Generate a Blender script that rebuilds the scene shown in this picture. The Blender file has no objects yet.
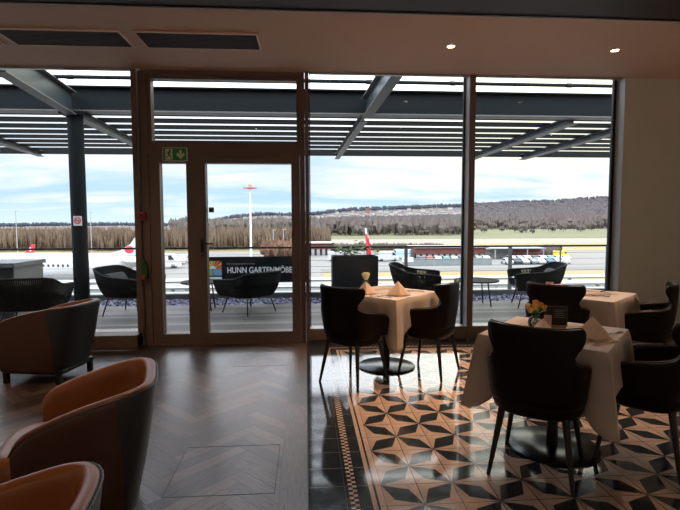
import bpy, math, random
import numpy as np
from mathutils import Vector, Matrix
random.seed(7); rng = np.random.RandomState(11)
PI = math.pi
col = bpy.context.scene.collection
sc = bpy.context.scene
R = math.radians

# ------------------------------------------------------------------ node helper
class S:
    """wraps a shader socket so that arithmetic makes Math nodes"""
    def __init__(s, nt, v): s.nt, s.v = nt, v
    def _m(s, op, *a):
        n = s.nt.nodes.new('ShaderNodeMath'); n.operation = op
        for i, x in enumerate((s,) + a):
            if isinstance(x, S):
                if isinstance(x.v, (int, float)): n.inputs[i].default_value = x.v
                else: s.nt.links.new(x.v, n.inputs[i])
            else: n.inputs[i].default_value = float(x)
        return S(s.nt, n.outputs[0])
    def __add__(s, o): return s._m('ADD', o)
    def __radd__(s, o): return s._m('ADD', o)
    def __sub__(s, o): return s._m('SUBTRACT', o)
    def __rsub__(s, o): return S(s.nt, float(o))._m('SUBTRACT', s)
    def __mul__(s, o): return s._m('MULTIPLY', o)
    def __rmul__(s, o): return s._m('MULTIPLY', o)
    def __truediv__(s, o): return s._m('DIVIDE', o)
    def lt(s, o): return s._m('LESS_THAN', o)
    def gt(s, o): return s._m('GREATER_THAN', o)
    def floor(s): return s._m('FLOOR')
    def frac(s): return s._m('FRACT')
    def abs(s): return s._m('ABSOLUTE')
    def mn(s, o): return s._m('MINIMUM', o)
    def mx(s, o): return s._m('MAXIMUM', o)
    def mod(s, o): return s._m('FLOORED_MODULO', o)
    def sin(s): return s._m('SINE')
    def pow(s, o): return s._m('POWER', o)
    def clamp(s): return s.mx(0).mn(1)

def sel(c, a, b): return b + c * (a - b)

class NT:
    def __init__(s, name):
        s.m = bpy.data.materials.new(name); s.m.use_nodes = True; s.nt = s.m.node_tree
        s.b = s.nt.nodes['Principled BSDF']; s.out = s.nt.nodes['Material Output']
    def n(s, t, **k):
        x = s.nt.nodes.new(t)
        for a, v in k.items(): setattr(x, a, v)
        return x
    def link(s, a, b): s.nt.links.new(a.v if isinstance(a, S) else a, b)
    def pos(s, obj=False):
        if obj:
            g = s.n('ShaderNodeTexCoord').outputs['Object']
        else: g = s.n('ShaderNodeNewGeometry').outputs['Position']
        x = s.n('ShaderNodeSeparateXYZ'); s.link(g, x.inputs[0])
        return g, S(s.nt, x.outputs[0]), S(s.nt, x.outputs[1]), S(s.nt, x.outputs[2])
    def vec(s, *a):
        c = s.n('ShaderNodeCombineXYZ')
        for i, v in enumerate(a):
            if isinstance(v, S): s.link(v, c.inputs[i])
            else: c.inputs[i].default_value = v
        return c.outputs[0]
    def noise(s, vec, scale=5, detail=2, rough=.5, dist=0):
        n = s.n('ShaderNodeTexNoise'); n.inputs['Scale'].default_value = scale
        n.inputs['Detail'].default_value = detail; n.inputs['Roughness'].default_value = rough
        n.inputs['Distortion'].default_value = dist
        if vec is not None: s.link(vec, n.inputs['Vector'])
        return S(s.nt, n.outputs['Fac'])
    def white(s, vec):
        n = s.n('ShaderNodeTexWhiteNoise'); s.link(vec, n.inputs['Vector']); return S(s.nt, n.outputs['Value'])
    def mix(s, f, a, b):
        n = s.n('ShaderNodeMix', data_type='RGBA')
        if isinstance(f, S): s.link(f, n.inputs[0])
        else: n.inputs[0].default_value = f
        for v, i in ((a, 6), (b, 7)):
            if isinstance(v, (tuple, list)): n.inputs[i].default_value = (*v[:3], 1)
            else: s.link(v, n.inputs[i])
        return n.outputs[2]
    def ramp(s, f, stops):
        n = s.n('ShaderNodeValToRGB'); s.link(f, n.inputs[0]); e = n.color_ramp.elements
        while len(e) < len(stops): e.new(.5)
        for q, (p, c) in zip(e, stops): q.position = p; q.color = (*c[:3], 1)
        return n.outputs[0]
    def set(s, color=None, rough=None, metal=None, bump=None, bstr=.2, bdist=.01, spec=None):
        if color is not None:
            if isinstance(color, (tuple, list)): s.b.inputs['Base Color'].default_value = (*color[:3], 1)
            else: s.link(color, s.b.inputs['Base Color'])
        if rough is not None:
            if isinstance(rough, S): s.link(rough, s.b.inputs['Roughness'])
            else: s.b.inputs['Roughness'].default_value = rough
        if metal is not None: s.b.inputs['Metallic'].default_value = metal
        if spec is not None: s.b.inputs['Specular IOR Level'].default_value = spec
        if bump is not None:
            bn = s.n('ShaderNodeBump'); bn.inputs['Strength'].default_value = bstr; bn.inputs['Distance'].default_value = bdist
            s.link(bump, bn.inputs['Height']); s.link(bn.outputs[0], s.b.inputs['Normal'])
        return s.m

def simple(name, c, rough=.5, metal=0, var=.12, scale=8, bump=0, spec=None):
    """plain material with a little procedural tonal variation"""
    t = NT(name); g, *_ = t.pos(True)
    n = t.noise(g, scale, 3)
    lo = tuple(x * (1 - var) for x in c); hi = tuple(min(1, x * (1 + var)) for x in c)
    return t.set(t.mix(n, lo, hi), rough, metal, bump=n if bump else None, bstr=bump, spec=spec)

def emit(name, c, st):
    t = NT(name); t.b.inputs['Emission Color'].default_value = (*c, 1); t.b.inputs['Emission Strength'].default_value = st
    g, *_ = t.pos(True); n = t.noise(g, 3, 1)
    return t.set(t.mix(n, c, tuple(x * .95 for x in c)), .5)

M = {}
M['frame'] = simple('bronze_frame', (.17, .115, .095), .45, var=.08)
M['alu'] = simple('aluminium_frame', (.42, .45, .47), .35, .3, var=.06)
M['alu_light'] = simple('aluminium_reveal', (.62, .65, .68), .45, var=.05)
M['sill'] = simple('sill_white', (.75, .77, .78), .35, var=.04)
M['gasket'] = simple('black_gasket', (.01, .01, .012), .6)
M['steel'] = simple('dark_green_steel', (.008, .012, .014), .65, 0, var=.15, spec=.15)
M['flange'] = simple('grey_painted_steel', (.13, .128, .122), .5, var=.1)
M['web'] = simple('blue_grey_steel', (.05, .065, .075), .4, .2)
M['louver'] = simple('louver_dark', (.010, .013, .014), .7, var=.12, spec=.15)
M['black'] = simple('black_metal', (.012, .012, .013), .4, .3)
M['black_gloss'] = simple('black_base', (.012, .015, .018), .22, .4, var=.2)
M['chair'] = simple('dark_brown_leather', (.0065, .0036, .003), .40, var=.25, scale=25, bump=.05, spec=.16)
M['piping'] = simple('piping', (.035, .02, .017), .3)
M['chair_leg'] = simple('black_wood', (.008, .007, .007), .45)
M['rope'] = simple('charcoal_rope', (.010, .011, .012), .7, var=.3, scale=40, spec=.2)
M['cushion'] = simple('charcoal_cushion', (.014, .015, .017), .85, var=.2, scale=60)
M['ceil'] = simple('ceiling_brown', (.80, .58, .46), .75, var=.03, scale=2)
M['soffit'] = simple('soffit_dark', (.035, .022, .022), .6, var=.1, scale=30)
M['wall'] = simple('wall_taupe', (.64, .66, .60), .8, var=.05, scale=3)
M['wall_dark'] = simple('wall_room', (.62, .54, .46), .8, var=.1)
M['vent'] = simple('vent_dark', (.05, .03, .03), .6, var=.15, scale=40)
M['vent_trim'] = simple('vent_trim', (.85, .60, .46), .5)
M['white'] = simple('white_paint', (.8, .8, .8), .4, var=.04)
M['pewter'] = simple('cutlery_steel', (.6, .58, .55), .2, 1)
M['lamplight_gold'] = simple('cutlery_gold_lit', (.85, .6, .3), .22, 1)  # warm lamp light put into the metal colour of the cutlery
M['wood'] = simple('warm_wood', (.30, .12, .06), .5, var=.3, scale=20)
M['red'] = simple('red_plastic', (.45, .03, .02), .4)
M['red_paint'] = simple('red_paint', (.75, .03, .06), .4)
M['green'] = simple('green_plastic', (.01, .11, .03), .4)
M['signgreen'] = simple('sign_green', (.008, .30, .08), .4)
M['signcream'] = simple('sign_cream', (.92, .88, .70), .5)
M['banner'] = simple('banner_black', (.006, .009, .011), .8, spec=.1)
M['text'] = simple('banner_text', (.72, .78, .78), .6)
M['text_dim'] = simple('banner_small_text', (.25, .29, .29), .6)
M['concrete'] = simple('apron_concrete', (.155, .155, .15), .85, var=.1, scale=.08)
M['asphalt'] = simple('road_grey', (.12, .12, .12), .85, var=.08, scale=.1)
M['trunk'] = simple('bark', (.13, .10, .08), .9, var=.3)
M['leaf'] = simple('rose_leaf', (.08, .16, .03), .6, var=.4, scale=30)
M['cream_flower'] = simple('cream_rose', (.93, .90, .66), .6, var=.1, scale=30)
M['yellow_flower'] = simple('yellow_freesia', (.85, .50, .13), .6, var=.15, scale=30)
M['pot'] = simple('planter_anthracite', (.008, .010, .011), .6, var=.1, spec=.2)
M['greybox'] = simple('cabinet_dark_grey', (.012, .014, .016), .4)
M['greylight'] = simple('cabinet_light_grey', (.13, .14, .15), .45)
M['car_glass'] = simple('car_glass', (.03, .04, .05), .15)
M['plane'] = simple('aircraft_white', (.55, .55, .54), .3, var=.03, scale=.3)
M['menu'] = simple('menu_black', (.008, .009, .010), .7)
M['pink'] = simple('pink_card', (.62, .42, .38), .6)
M['bld_red'] = simple('red_cladding', (.15, .045, .035), .8, var=.25, scale=1)
M['bld_white'] = simple('building_white', (.35, .35, .34), .7, var=.1)
M['roof_l'] = simple('roof_light', (.27, .27, .27), .7)
M['terrace_edge'] = simple('edge_steel', (.05, .055, .055), .5)

def leather():
    t = NT('cognac_leather'); g, *_ = t.pos(True)
    n = t.noise(g, 9, 4); f = t.noise(g, 160, 2)
    return t.set(t.mix(n, (.21, .070, .022), (.33, .12, .042)), .34, bump=f, bstr=.12, bdist=.002)
M['leather'] = leather()
def leather_out():
    t = NT('brown_leather_outside'); g, *_ = t.pos(True)
    n = t.noise(g, 9, 4); f = t.noise(g, 160, 2)
    return t.set(t.mix(n, (.060, .028, .020), (.085, .042, .030)), .36, bump=f, bstr=.10, bdist=.002)
M['leather_out'] = leather_out()
def leather_grey():
    t = NT('slate_leather_outside'); g, *_ = t.pos(True)
    n = t.noise(g, 9, 4); f = t.noise(g, 160, 2)
    return t.set(t.mix(n, (.020, .026, .036), (.028, .035, .047)), .42, bump=f, bstr=.10, bdist=.002)
M['leather_slate'] = leather_grey()

def cloth():
    t = NT('table_linen'); g, x, y, z = t.pos(True)
    n = t.noise(g, 5, 3); w = t.noise(g, 220, 1)
    t.b.inputs['Sheen Weight'].default_value = .2
    return t.set(t.mix(n, (.50, .42, .38), (.57, .49, .445)), .85, bump=w, bstr=.08, bdist=.002)
M['cloth'] = cloth()
def napkin_m():
    t = NT('napkin_linen'); g, *_ = t.pos(True); n = t.noise(g, 60, 2)
    return t.set(t.mix(n, (.60, .46, .37), (.68, .54, .44)), .85)
M['napkin'] = napkin_m()

def tiles():
    t = NT('patterned_cement_tiles'); g, X, Y, Z = t.pos()
    u = (X - .402) / .2; v = (Y - 3.983) / .2
    iu, iv, fu, fv = u.floor(), v.floor(), u.frac(), v.frac()
    par = (iu + iv).mod(2)                      # joints with even sum carry the star, odd sum the lozenge tips
    # lozenge runs along the diagonal joining odd-sum corners
    a = sel(par.gt(.5), fu, 1 - fu)             # par odd: corner (0,0) is odd -> main diagonal
    d1 = (a + fv - 1).abs()                     # along the diagonal
    d2 = (a - fv).abs()                         # across it
    loz = (d1 + d2 / .47).lt(.985)
    joint = fu.mn(1 - fu).mn(fv.mn(1 - fv)).lt(.012)
    # a second, slightly greyer facet on one side of every star point
    facet = sel(par.gt(.5), (fu + fv).lt(1), (fu - fv).lt(0))
    b = (.402 - X).mx(Y - 5.383)
    inside = b.lt(0)
    light_band = (b.gt(0) * b.lt(.032)).mx(b.gt(.044) * b.lt(.068))
    chk_zone = b.gt(.135) * b.lt(.180)
    cu = ((X - .402) / .0225).floor(); cv = ((Y - 5.383) / .0225).floor()
    chk = (cu + cv).mod(2).lt(.5) * chk_zone
    n1 = t.noise(g, 14, 4, .6); n2 = t.noise(g, 90, 3)
    idn = t.white(t.vec(iu, iv, 0))
    dark = t.mix(n1, (.016, .021, .027), (.040, .050, .060))
    lt_a = t.mix(n1, (.50, .36, .285), (.60, .45, .36))
    lt_b = t.mix(n1, (.43, .31, .25), (.52, .39, .32))
    light = t.mix(facet, lt_a, lt_b)
    pat = t.mix(loz, light, dark)
    pat = t.mix(joint * inside, pat, (.05, .035, .03))
    bord = t.mix(light_band.mx(chk), dark, lt_a)
    jb = (v.frac().lt(.018)).mx((u + .005).frac().lt(.012) * b.gt(.19))
    bord = t.mix(jb * (1 - chk_zone), bord, (.10, .11, .115))
    colr = t.mix(inside, bord, pat)
    rough = .035 + n1 * .10
    return t.set(colr, rough, bump=joint * -.6, bstr=.15, bdist=.003, spec=.9)
M['tiles'] = tiles()

def parquet():
    t = NT('herringbone_parquet'); g, X, Y, Z = t.pos()
    w, n = .09, 6
    k = 1 / (w * math.sqrt(2))
    a = (X + Y) * k + 500; b = (Y - X) * k + 500
    i, j = a.floor(), b.floor(); fi, fj = a.frac(), b.frac()
    q = (i - j).mod(2 * n)
    hor = q.lt(n - .5)
    idx = sel(hor, i - q, i); idy = sel(hor, j, j - (2 * n - 1) + q)
    la = sel(hor, q + fi, (2 * n - 1) - q + fj)        # along the plank 0..n
    ac = sel(hor, fj, fi)                              # across 0..1
    rnd = t.white(t.vec(idx, idy, hor)); rnd2 = t.white(t.vec(idy, hor, idx))
    gap = ac.mn(1 - ac).lt(.022).mx(la.mn(n - la).lt(.022))
    border = X.gt(-.155)
    gl = sel(border, Y * 9, la); ga = sel(border, X / .08, ac)
    rr = sel(border, (Y / 1.3).floor() * .13 + .2, rnd)
    gap = sel(border, (X + .155).abs().lt(.0022), gap)
    gv = t.vec(gl * .35 + rr * 37, ga * 3.5, rr * 91)
    grain = t.noise(gv, 3.2, 5, .62, .6); fine = t.noise(t.vec(gl * .6 + rr * 11, ga * 24, rr), 5, 2)
    tone = (rr * .22 + grain * .62 + fine * .26)
    c = t.ramp(tone, [(.36, (.020, .013, .011)), (.52, (.075, .053, .046)), (.70, (.19, .142, .125))])
    c = t.mix(gap, c, (.008, .006, .006))
    blot = t.noise(g, 1.2, 3)
    rough = .18 + grain * .16 + blot * .10
    return t.set(c, rough, bump=grain * .5 + fine * .5 - gap * 2.0, bstr=.30, bdist=.003, spec=.8)
M['parquet'] = parquet()

def deck():
    t = NT('weathered_deck'); g, X, Y, Z = t.pos()
    v = Y / .145; iv, fv = v.floor(), v.frac()
    gap = fv.lt(.045); r = t.white(t.vec(iv, 3, 1))
    gr = t.noise(t.vec(X * 1.2 + r * 40, Y * 26, 0), 3, 4, .6)
    n = t.noise(g, 1.4, 3)
    c = t.ramp(r * .35 + gr * .35 + n * .3, [(.25, (.03, .029, .027)), (.5, (.08, .078, .074)), (.72, (.16, .16, .155))])
    seam = ((X + iv.mod(2) * .9) / 3.6).frac().lt(.0022)
    return t.set(t.mix(gap.mx(seam), c, (.02, .02, .02)), .6, bump=gr - gap * 2, bstr=.25, bdist=.004)
M['deck'] = deck()

def gravel():
    t = NT('slate_gravel'); g, *_ = t.pos()
    vo = t.n('ShaderNodeTexVoronoi'); vo.inputs['Scale'].default_value = 26; t.link(g, vo.inputs['Vector'])
    sp = t.n('ShaderNodeSeparateColor'); t.link(vo.outputs['Color'], sp.inputs[0])
    c = t.ramp(S(t.nt, sp.outputs[0]), [(.1, (.02, .025, .05)), (.5, (.08, .09, .16)), (.8, (.18, .18, .28)), (1, (.38, .38, .46))])
    return t.set(c, .8, bump=S(t.nt, vo.outputs['Distance']), bstr=.8, bdist=.02)
M['gravel'] = gravel()

def grass(name, a, b, sc_=.03):
    t = NT(name); g, *_ = t.pos(); n = t.noise(g, sc_, 5, .6); n2 = t.noise(g, .6, 3)
    return t.set(t.mix((n * .7 + n2 * .3 - .3) * 2.2, a, b), .95)
M['grass_dry'] = grass('dry_grass', (.20, .155, .065), (.27, .215, .10))
M['grass_green'] = grass('meadow', (.085, .09, .042), (.135, .13, .062), .015)
M['runway'] = grass('runway_pale', (.20, .18, .15), (.24, .22, .19))

def hillmat():  # distance haze is put into these paler, lavender and bluish colours
    t = NT('hazy_hillside'); g, X, Y, Z = t.pos()
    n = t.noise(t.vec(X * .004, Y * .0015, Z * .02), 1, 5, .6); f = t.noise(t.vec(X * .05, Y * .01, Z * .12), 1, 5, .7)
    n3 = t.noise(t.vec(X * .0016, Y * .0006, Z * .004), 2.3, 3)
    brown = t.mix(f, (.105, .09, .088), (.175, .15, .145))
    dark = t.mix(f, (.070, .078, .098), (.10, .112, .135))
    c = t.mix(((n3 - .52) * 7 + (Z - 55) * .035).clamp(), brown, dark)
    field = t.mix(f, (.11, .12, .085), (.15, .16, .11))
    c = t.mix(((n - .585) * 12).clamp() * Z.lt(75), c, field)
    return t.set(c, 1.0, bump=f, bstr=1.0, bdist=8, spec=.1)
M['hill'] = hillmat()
def wood_m(name, a, b, c):
    t = NT(name); g, X, Y, Z = t.pos()
    n = t.noise(t.vec(X * .25, Y * .1, Z * .10), 1, 3, .6); f = t.noise(t.vec(X * 3.2, Y, Z * .5), 1, 4, .75)
    return t.set(t.ramp(n * .5 + f * .5, [(.32, a), (.5, b), (.68, c)]), 1, spec=.1)
M['bare'] = wood_m('bare_birch', (.085, .062, .045), (.155, .112, .080), (.25, .19, .13))
M['bare_grey'] = wood_m('bare_grey', (.085, .072, .066), (.13, .11, .10), (.19, .165, .145))
M['bare_hill'] = wood_m('bare_hill_trees', (.085, .075, .078), (.125, .11, .115), (.165, .15, .15))  # lightened towards lavender, haze painted into the tree colour
M['conifer'] = wood_m('conifer_ridge', (.055, .065, .085), (.075, .085, .11), (.10, .11, .135))  # bluish tint is distance haze carried by the colour
M['autumn'] = wood_m('autumn_shrub', (.09, .055, .04), (.16, .09, .06), (.22, .14, .095))

def glass_m(name, tint=(1, 1, 1), ior=1.5):
    m = bpy.data.materials.new(name); m.use_nodes = True; nt = m.node_tree; nt.nodes.clear()
    o = nt.nodes.new('ShaderNodeOutputMaterial'); mix = nt.nodes.new('ShaderNodeMixShader')
    tr = nt.nodes.new('ShaderNodeBsdfTransparent'); tr.inputs[0].default_value = (*tint, 1)
    gl = nt.nodes.new('ShaderNodeBsdfGlossy'); gl.inputs['Roughness'].default_value = 0.0
    fr = nt.nodes.new('ShaderNodeFresnel'); fr.inputs[0].default_value = ior
    nt.links.new(fr.outputs[0], mix.inputs[0]); nt.links.new(tr.outputs[0], mix.inputs[1]); nt.links.new(gl.outputs[0], mix.inputs[2])
    nt.links.new(mix.outputs[0], o.inputs[0]); return m
M['glass'] = glass_m('window_glass', (.97, .985, .98), 1.25)
M['vglass'] = glass_m('vase_glass', (.93, .96, .95), 1.55)
def water_m():
    t = NT('vase_water'); t.b.inputs['Transmission Weight'].default_value = .55; t.b.inputs['IOR'].default_value = 1.1
    g, *_ = t.pos(True); n = t.noise(g, 30, 2)
    return t.set(t.mix(n, (.70, .76, .74), (.85, .90, .88)), .15)
M['water'] = water_m()

# ------------------------------------------------------------------ mesh helper
class MB:
    def __init__(s): s.v, s.f, s.m = [], [], []
    def add(s, vs, fs, mi=0):
        o = len(s.v); s.v += [tuple(map(float, p)) for p in vs]; s.f += [tuple(i + o for i in q) for q in fs]; s.m += [mi] * len(fs)
        return s
    def box(s, c, d, rz=0, mi=0, T=None, bev=0):
        x, y, z = d[0] / 2, d[1] / 2, d[2] / 2
        if bev:
            # chamfered vertical and horizontal edges
            import bmesh
            bm = bmesh.new(); bmesh.ops.create_cube(bm, size=1)
            for v in bm.verts: v.co = Vector((v.co.x * d[0], v.co.y * d[1], v.co.z * d[2]))
            bmesh.ops.bevel(bm, geom=list(bm.edges), offset=bev, segments=2, affect='EDGES', profile=.6)
            bm.verts.index_update()
            vs = [v.co.copy() for v in bm.verts]; fs = [[v.index for v in f.verts] for f in bm.faces]; bm.free()
        else:
            vs = [Vector((a * x, b * y, e * z)) for a in (-1, 1) for b in (-1, 1) for e in (-1, 1)]
            fs = [(0, 1, 3, 2), (4, 6, 7, 5), (0, 4, 5, 1), (2, 3, 7, 6), (0, 2, 6, 4), (1, 5, 7, 3)]
        m = Matrix.Rotation(rz, 3, 'Z')
        vs = [m @ v + Vector(c) for v in vs]
        if T: vs = [T @ v for v in vs]
        return s.add(vs, fs, mi)
    def span(s, a, b, mi=0):
        return s.box([(a[i] + b[i]) / 2 for i in range(3)], [abs(b[i] - a[i]) for i in range(3)], mi=mi)
    def tube(s, pts, r, n=8, mi=0, cap=True):
        pts = [Vector(p) for p in pts]; rs = r if isinstance(r, (list, tuple)) else [r] * len(pts)
        vs = []; 
        for i, p in enumerate(pts):
            d = (pts[min(i + 1, len(pts) - 1)] - pts[max(i - 1, 0)]).normalized()
            up = Vector((0, 0, 1)) if abs(d.z) < .95 else Vector((1, 0, 0))
            a = d.cross(up).normalized(); b = a.cross(d).normalized()
            vs += [p + (a * math.cos(2 * PI * k / n) + b * math.sin(2 * PI * k / n)) * rs[i] for k in range(n)]
        fs = [(i * n + k, i * n + (k + 1) % n, (i + 1) * n + (k + 1) % n, (i + 1) * n + k) for i in range(len(pts) - 1) for k in range(n)]
        if cap: fs += [tuple(range(n))[::-1], tuple((len(pts) - 1) * n + k for k in range(n))]
        return s.add(vs, fs, mi)
    def lathe(s, prof, c=(0, 0, 0), n=24, mi=0):
        vs = [(c[0] + r * math.cos(2 * PI * k / n), c[1] + r * math.sin(2 * PI * k / n), c[2] + z) for r, z in prof for k in range(n)]
        fs = [(i * n + k, i * n + (k + 1) % n, (i + 1) * n + (k + 1) % n, (i + 1) * n + k) for i in range(len(prof) - 1) for k in range(n)]
        fs += [tuple(range(n))[::-1], tuple((len(prof) - 1) * n + k for k in range(n))]
        return s.add(vs, fs, mi)
    def prism(s, poly, y0, y1, mi=0, plane='xz', T=None):
        """poly is a 2-D outline extruded through y0..y1"""
        n = len(poly)
        if plane == 'xz': vs = [(a, y, b) for y in (y0, y1) for a, b in poly]
        elif plane == 'xy': vs = [(a, b, y) for y in (y0, y1) for a, b in poly]
        else: vs = [(y, a, b) for y in (y0, y1) for a, b in poly]
        if T: vs = [T @ Vector(v) for v in vs]
        fs = [tuple(range(n)), tuple(range(n, 2 * n))[::-1]] + [(i, i + n, (i + 1) % n + n, (i + 1) % n) for i in range(n)]
        return s.add(vs, fs, mi)
    def grid(s, P, mi=0, closed=False):
        a, b = len(P), len(P[0]); vs = [p for r in P for p in r]
        fs = [(i * b + j, i * b + (j + 1) % b, (i + 1) * b + (j + 1) % b, (i + 1) * b + j) for i in range(a - 1) for j in range(b if closed else b - 1)]
        return s.add(vs, fs, mi)
    def blob(s, c, r, jit=.15, sub=1, mi=0, sq=(1, 1, 1), rnd=random):
        import bmesh
        bm = bmesh.new(); bmesh.ops.create_icosphere(bm, subdivisions=sub, radius=1)
        bm.verts.index_update()
        vs = [Vector((v.co.x * sq[0], v.co.y * sq[1], v.co.z * sq[2])) * r * (1 + rnd.uniform(-jit, jit)) + Vector(c) for v in bm.verts]
        fs = [[v.index for v in f.verts] for f in bm.faces]; bm.free()
        return s.add(vs, fs, mi)
    def build(s, name, mats, parent=None, smooth=False, sub=0, loc=None, fix=True):
        me = bpy.data.meshes.new(name); me.from_pydata(s.v, [], s.f)
        for m in (mats if isinstance(mats, (list, tuple)) else [mats]): me.materials.append(m)
        me.polygons.foreach_set('material_index', s.m)
        me.update(); me.validate()
        if fix:
            import bmesh
            bm = bmesh.new(); bm.from_mesh(me); bmesh.ops.recalc_face_normals(bm, faces=bm.faces); bm.to_mesh(me); bm.free()
        if smooth:
            if smooth is True: me.polygons.foreach_set('use_smooth', [True] * len(me.polygons))
            else:
                me.polygons.foreach_set('use_smooth', [True] * len(me.polygons))
                me.set_sharp_from_angle(angle=R(smooth))
        o = bpy.data.objects.new(name, me); col.objects.link(o)
        if parent: o.parent = parent
        if loc: o.location = loc
        if sub:
            q = o.modifiers.new('sub', 'SUBSURF'); q.levels = q.render_levels = sub
        return o

def tag(o, label=None, cat=None, group=None, kind=None):
    if label: o['label'] = label
    if cat: o['category'] = cat
    if group: o['group'] = group
    if kind: o['kind'] = kind
    return o
def empty(name, loc=(0, 0, 0), rz=0, **k):
    o = bpy.data.objects.new(name, None); col.objects.link(o); o.location = loc; o.rotation_euler = (0, 0, rz)
    o.empty_display_size = .1
    return tag(o, **k)
def thing(name, label, cat, loc=(0, 0, 0), rz=0, group=None):
    return empty(name, loc, rz, label=label, cat=cat, group=group)
def struct(name, mb, mat, parent=None, **k):
    return tag(mb.build(name, mat, parent, **k), kind='structure' if not parent else None)
def copy_tree(o, parent=None, memo=None):
    c = o.copy(); col.objects.link(c); c.parent = parent
    for ch in list(o.children): copy_tree(ch, c)
    return c
def dup(o, loc, rz, label, group=None, scale=None):
    c = copy_tree(o); c.location = loc; c.rotation_euler = (0, 0, rz); c['label'] = label
    if group: c['group'] = group
    if scale: c.scale = scale
    return c

# ------------------------------------------------------------------ room shell
FY = 5.80       # inner face of the glazed front
CZ = 3.18       # ceiling height
m = MB(); m.span((-6, -3, -.1), (0.0, 5.62, 0)); m.span((-2.0, 5.62, -.1), (0, 6.0, 0)); struct('floor', m, M['parquet'])
m = MB(); m.span((.006, -3, -.1), (6, 5.99, 0)); struct('floor', m, M['tiles'])
m = MB(); m.span((0, -3, -.1), (.006, 5.8, .0015)); struct('trim_1', m, M['black'])
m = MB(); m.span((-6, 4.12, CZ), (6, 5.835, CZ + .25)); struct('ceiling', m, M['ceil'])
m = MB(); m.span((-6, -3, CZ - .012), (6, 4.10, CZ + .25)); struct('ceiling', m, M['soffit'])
m = MB(); m.span((-6, 4.10, CZ - .02), (6, 4.12, CZ + .25)); struct('trim_2', m, M['black'])
m = MB(); m.span((3.89, FY, 0), (6, 6.0, CZ)); m.span((3.89, 5.84, CZ), (6, 6.0, CZ + .1)); struct('wall_front', m, M['wall'])
m = MB(); m.span((-6.2, -3, 0), (-6, 6, CZ)); struct('wall_left', m, M['wall_dark'])
m = MB(); m.span((6, -3, 0), (6.2, 6, CZ)); struct('wall_right', m, M['wall_dark'])
m = MB(); m.span((-6, -3.2, 0), (6, -3, CZ)); struct('wall_back', m, M['wall_dark'])
m = MB(); m.span((-6.2, 5.835, CZ + .09), (6.2, 6.06, CZ + .6)); m.span((-6.2, -3.2, CZ + .25), (6.2, 6.06, CZ + .6)); struct('wall_fascia', m, M['steel'])
m = MB(); m.span((3.882, FY, 0), (3.889, 6.0, CZ)); struct('trim_3', m, M['alu_light'])

# ---- glazed front
GY = 5.96
def window(n, x0, x1, z0, z1, plinth_y, left_j=True, right_j=True):
    w = empty('window_%d' % n, ((x0 + x1) / 2, GY, 0), kind='structure')
    cx = (x0 + x1) / 2
    def loc(mb):
        mb.v = [(a - cx, b - GY, c) for a, b, c in mb.v]; return mb
    f = MB()
    f.span((x0, GY - .004, z1 - .03), (x1, 6.0, z1 + .02))
    for a, b in ((x0, x0 + .012), (x1 - (.035 if n == 3 else .016), x1)): f.span((a, GY - .004, z0), (b, 6.0, z1))
    loc(f).build('frame', M['gasket'], w)
    g = MB(); g.span((x0 + .01, GY + .008, z0), (x1 - .01, GY + .020, z1 - .01)); loc(g).build('pane', M['glass'], w)
    s_ = MB(); s_.span((x0, FY + .03, z0 - .03), (x1, 5.995, z0)); loc(s_).build('sill', M['sill'], w)
    p = MB(); p.span((x0 - .05, plinth_y, .035), (x1 + .05, FY + .029, z0 + .001))
    p.span((x0 - .05, plinth_y + .02, 0), (x1 + .05, 5.99, z0 - .031)); loc(p).build('plinth', M['frame'], w)
    return w
window(1, -5.95, -1.965, .17, 3.25, 5.62)
window(2, .05, 1.955, .165, 3.25, FY)
window(3, 2.035, 3.878, .165, 3.25, FY)
def mullion(nm, x0, x1, side=None):
    f = MB(); f.span((x0, FY - .008, 0), (x1, FY + .004, CZ), 0); f.span((x0 + .001, FY + .004, 0), (x1 - .001, 5.99, CZ + .1), 1)
    return tag(f.build(nm, [M['frame'], M['alu_light']]), kind='structure')
mullion('trim_4', 1.958, 2.030)
mullion('trim_5', -1.962, -1.905)
mullion('trim_6', .0, .046)
m = MB(); m.span((-1.9, FY + .05, 0), (-1.86, 5.99, CZ)); struct('trim_7', m, M['frame'])

m = MB(); m.span((-6, 5.79, 3.158), (-1.97, 5.83, 3.18)); m.span((.05, 5.79, 3.158), (1.95, 5.83, 3.18)); m.span((2.04, 5.79, 3.158), (3.85, 5.83, 3.18)); struct('trim_9', m, M['alu'])

# ---- door with transom
def ring(mb, x0, x1, z0, z1, w, y0, y1, wb=None, wt=None, mi=0):
    wb = w if wb is None else wb; wt = w if wt is None else wt
    mb.span((x0, y0, z0), (x0 + w, y1, z1), mi); mb.span((x1 - w, y0, z0), (x1, y1, z1), mi)
    mb.span((x0 + w, y0, z0), (x1 - w, y1, z0 + wb), mi); mb.span((x0 + w, y0, z1 - wt), (x1 - w, y1, z1), mi)
DX0, DX1 = -1.86, -.002
dr = empty('door_1', ((DX0 + DX1) / 2, GY, 0), kind='structure')
dcx = (DX0 + DX1) / 2
def dloc(mb): mb.v = [(a - dcx, b - GY, c) for a, b, c in mb.v]; return mb
f = MB(); ring(f, DX0, DX1, 0.0, CZ, .060, FY + .02, 5.98, wb=.03, wt=.05); f.span((DX0, 5.84, CZ), (DX1, 5.98, CZ + .09))
f.span((DX0 + .055, FY + .02, 2.235), (DX1 - .055, 5.98, 2.345)); dloc(f).build('frame', M['frame'], dr)
f = MB(); ring(f, DX0 + .060, DX1 - .055, 2.345, CZ - .05, .040, FY + .05, 5.97); dloc(f).build('transom_frame', M['frame'], dr)
g = MB(); g.span((DX0 + .09, GY, 2.38), (DX1 - .085, GY + .012, 3.09)); dloc(g).build('transom_pane', M['glass'], dr)
f = MB(); ring(f, DX0 + .062, -1.26, .03, 2.235, .118, FY + .035, 5.96, wb=.10, wt=.10)
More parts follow.
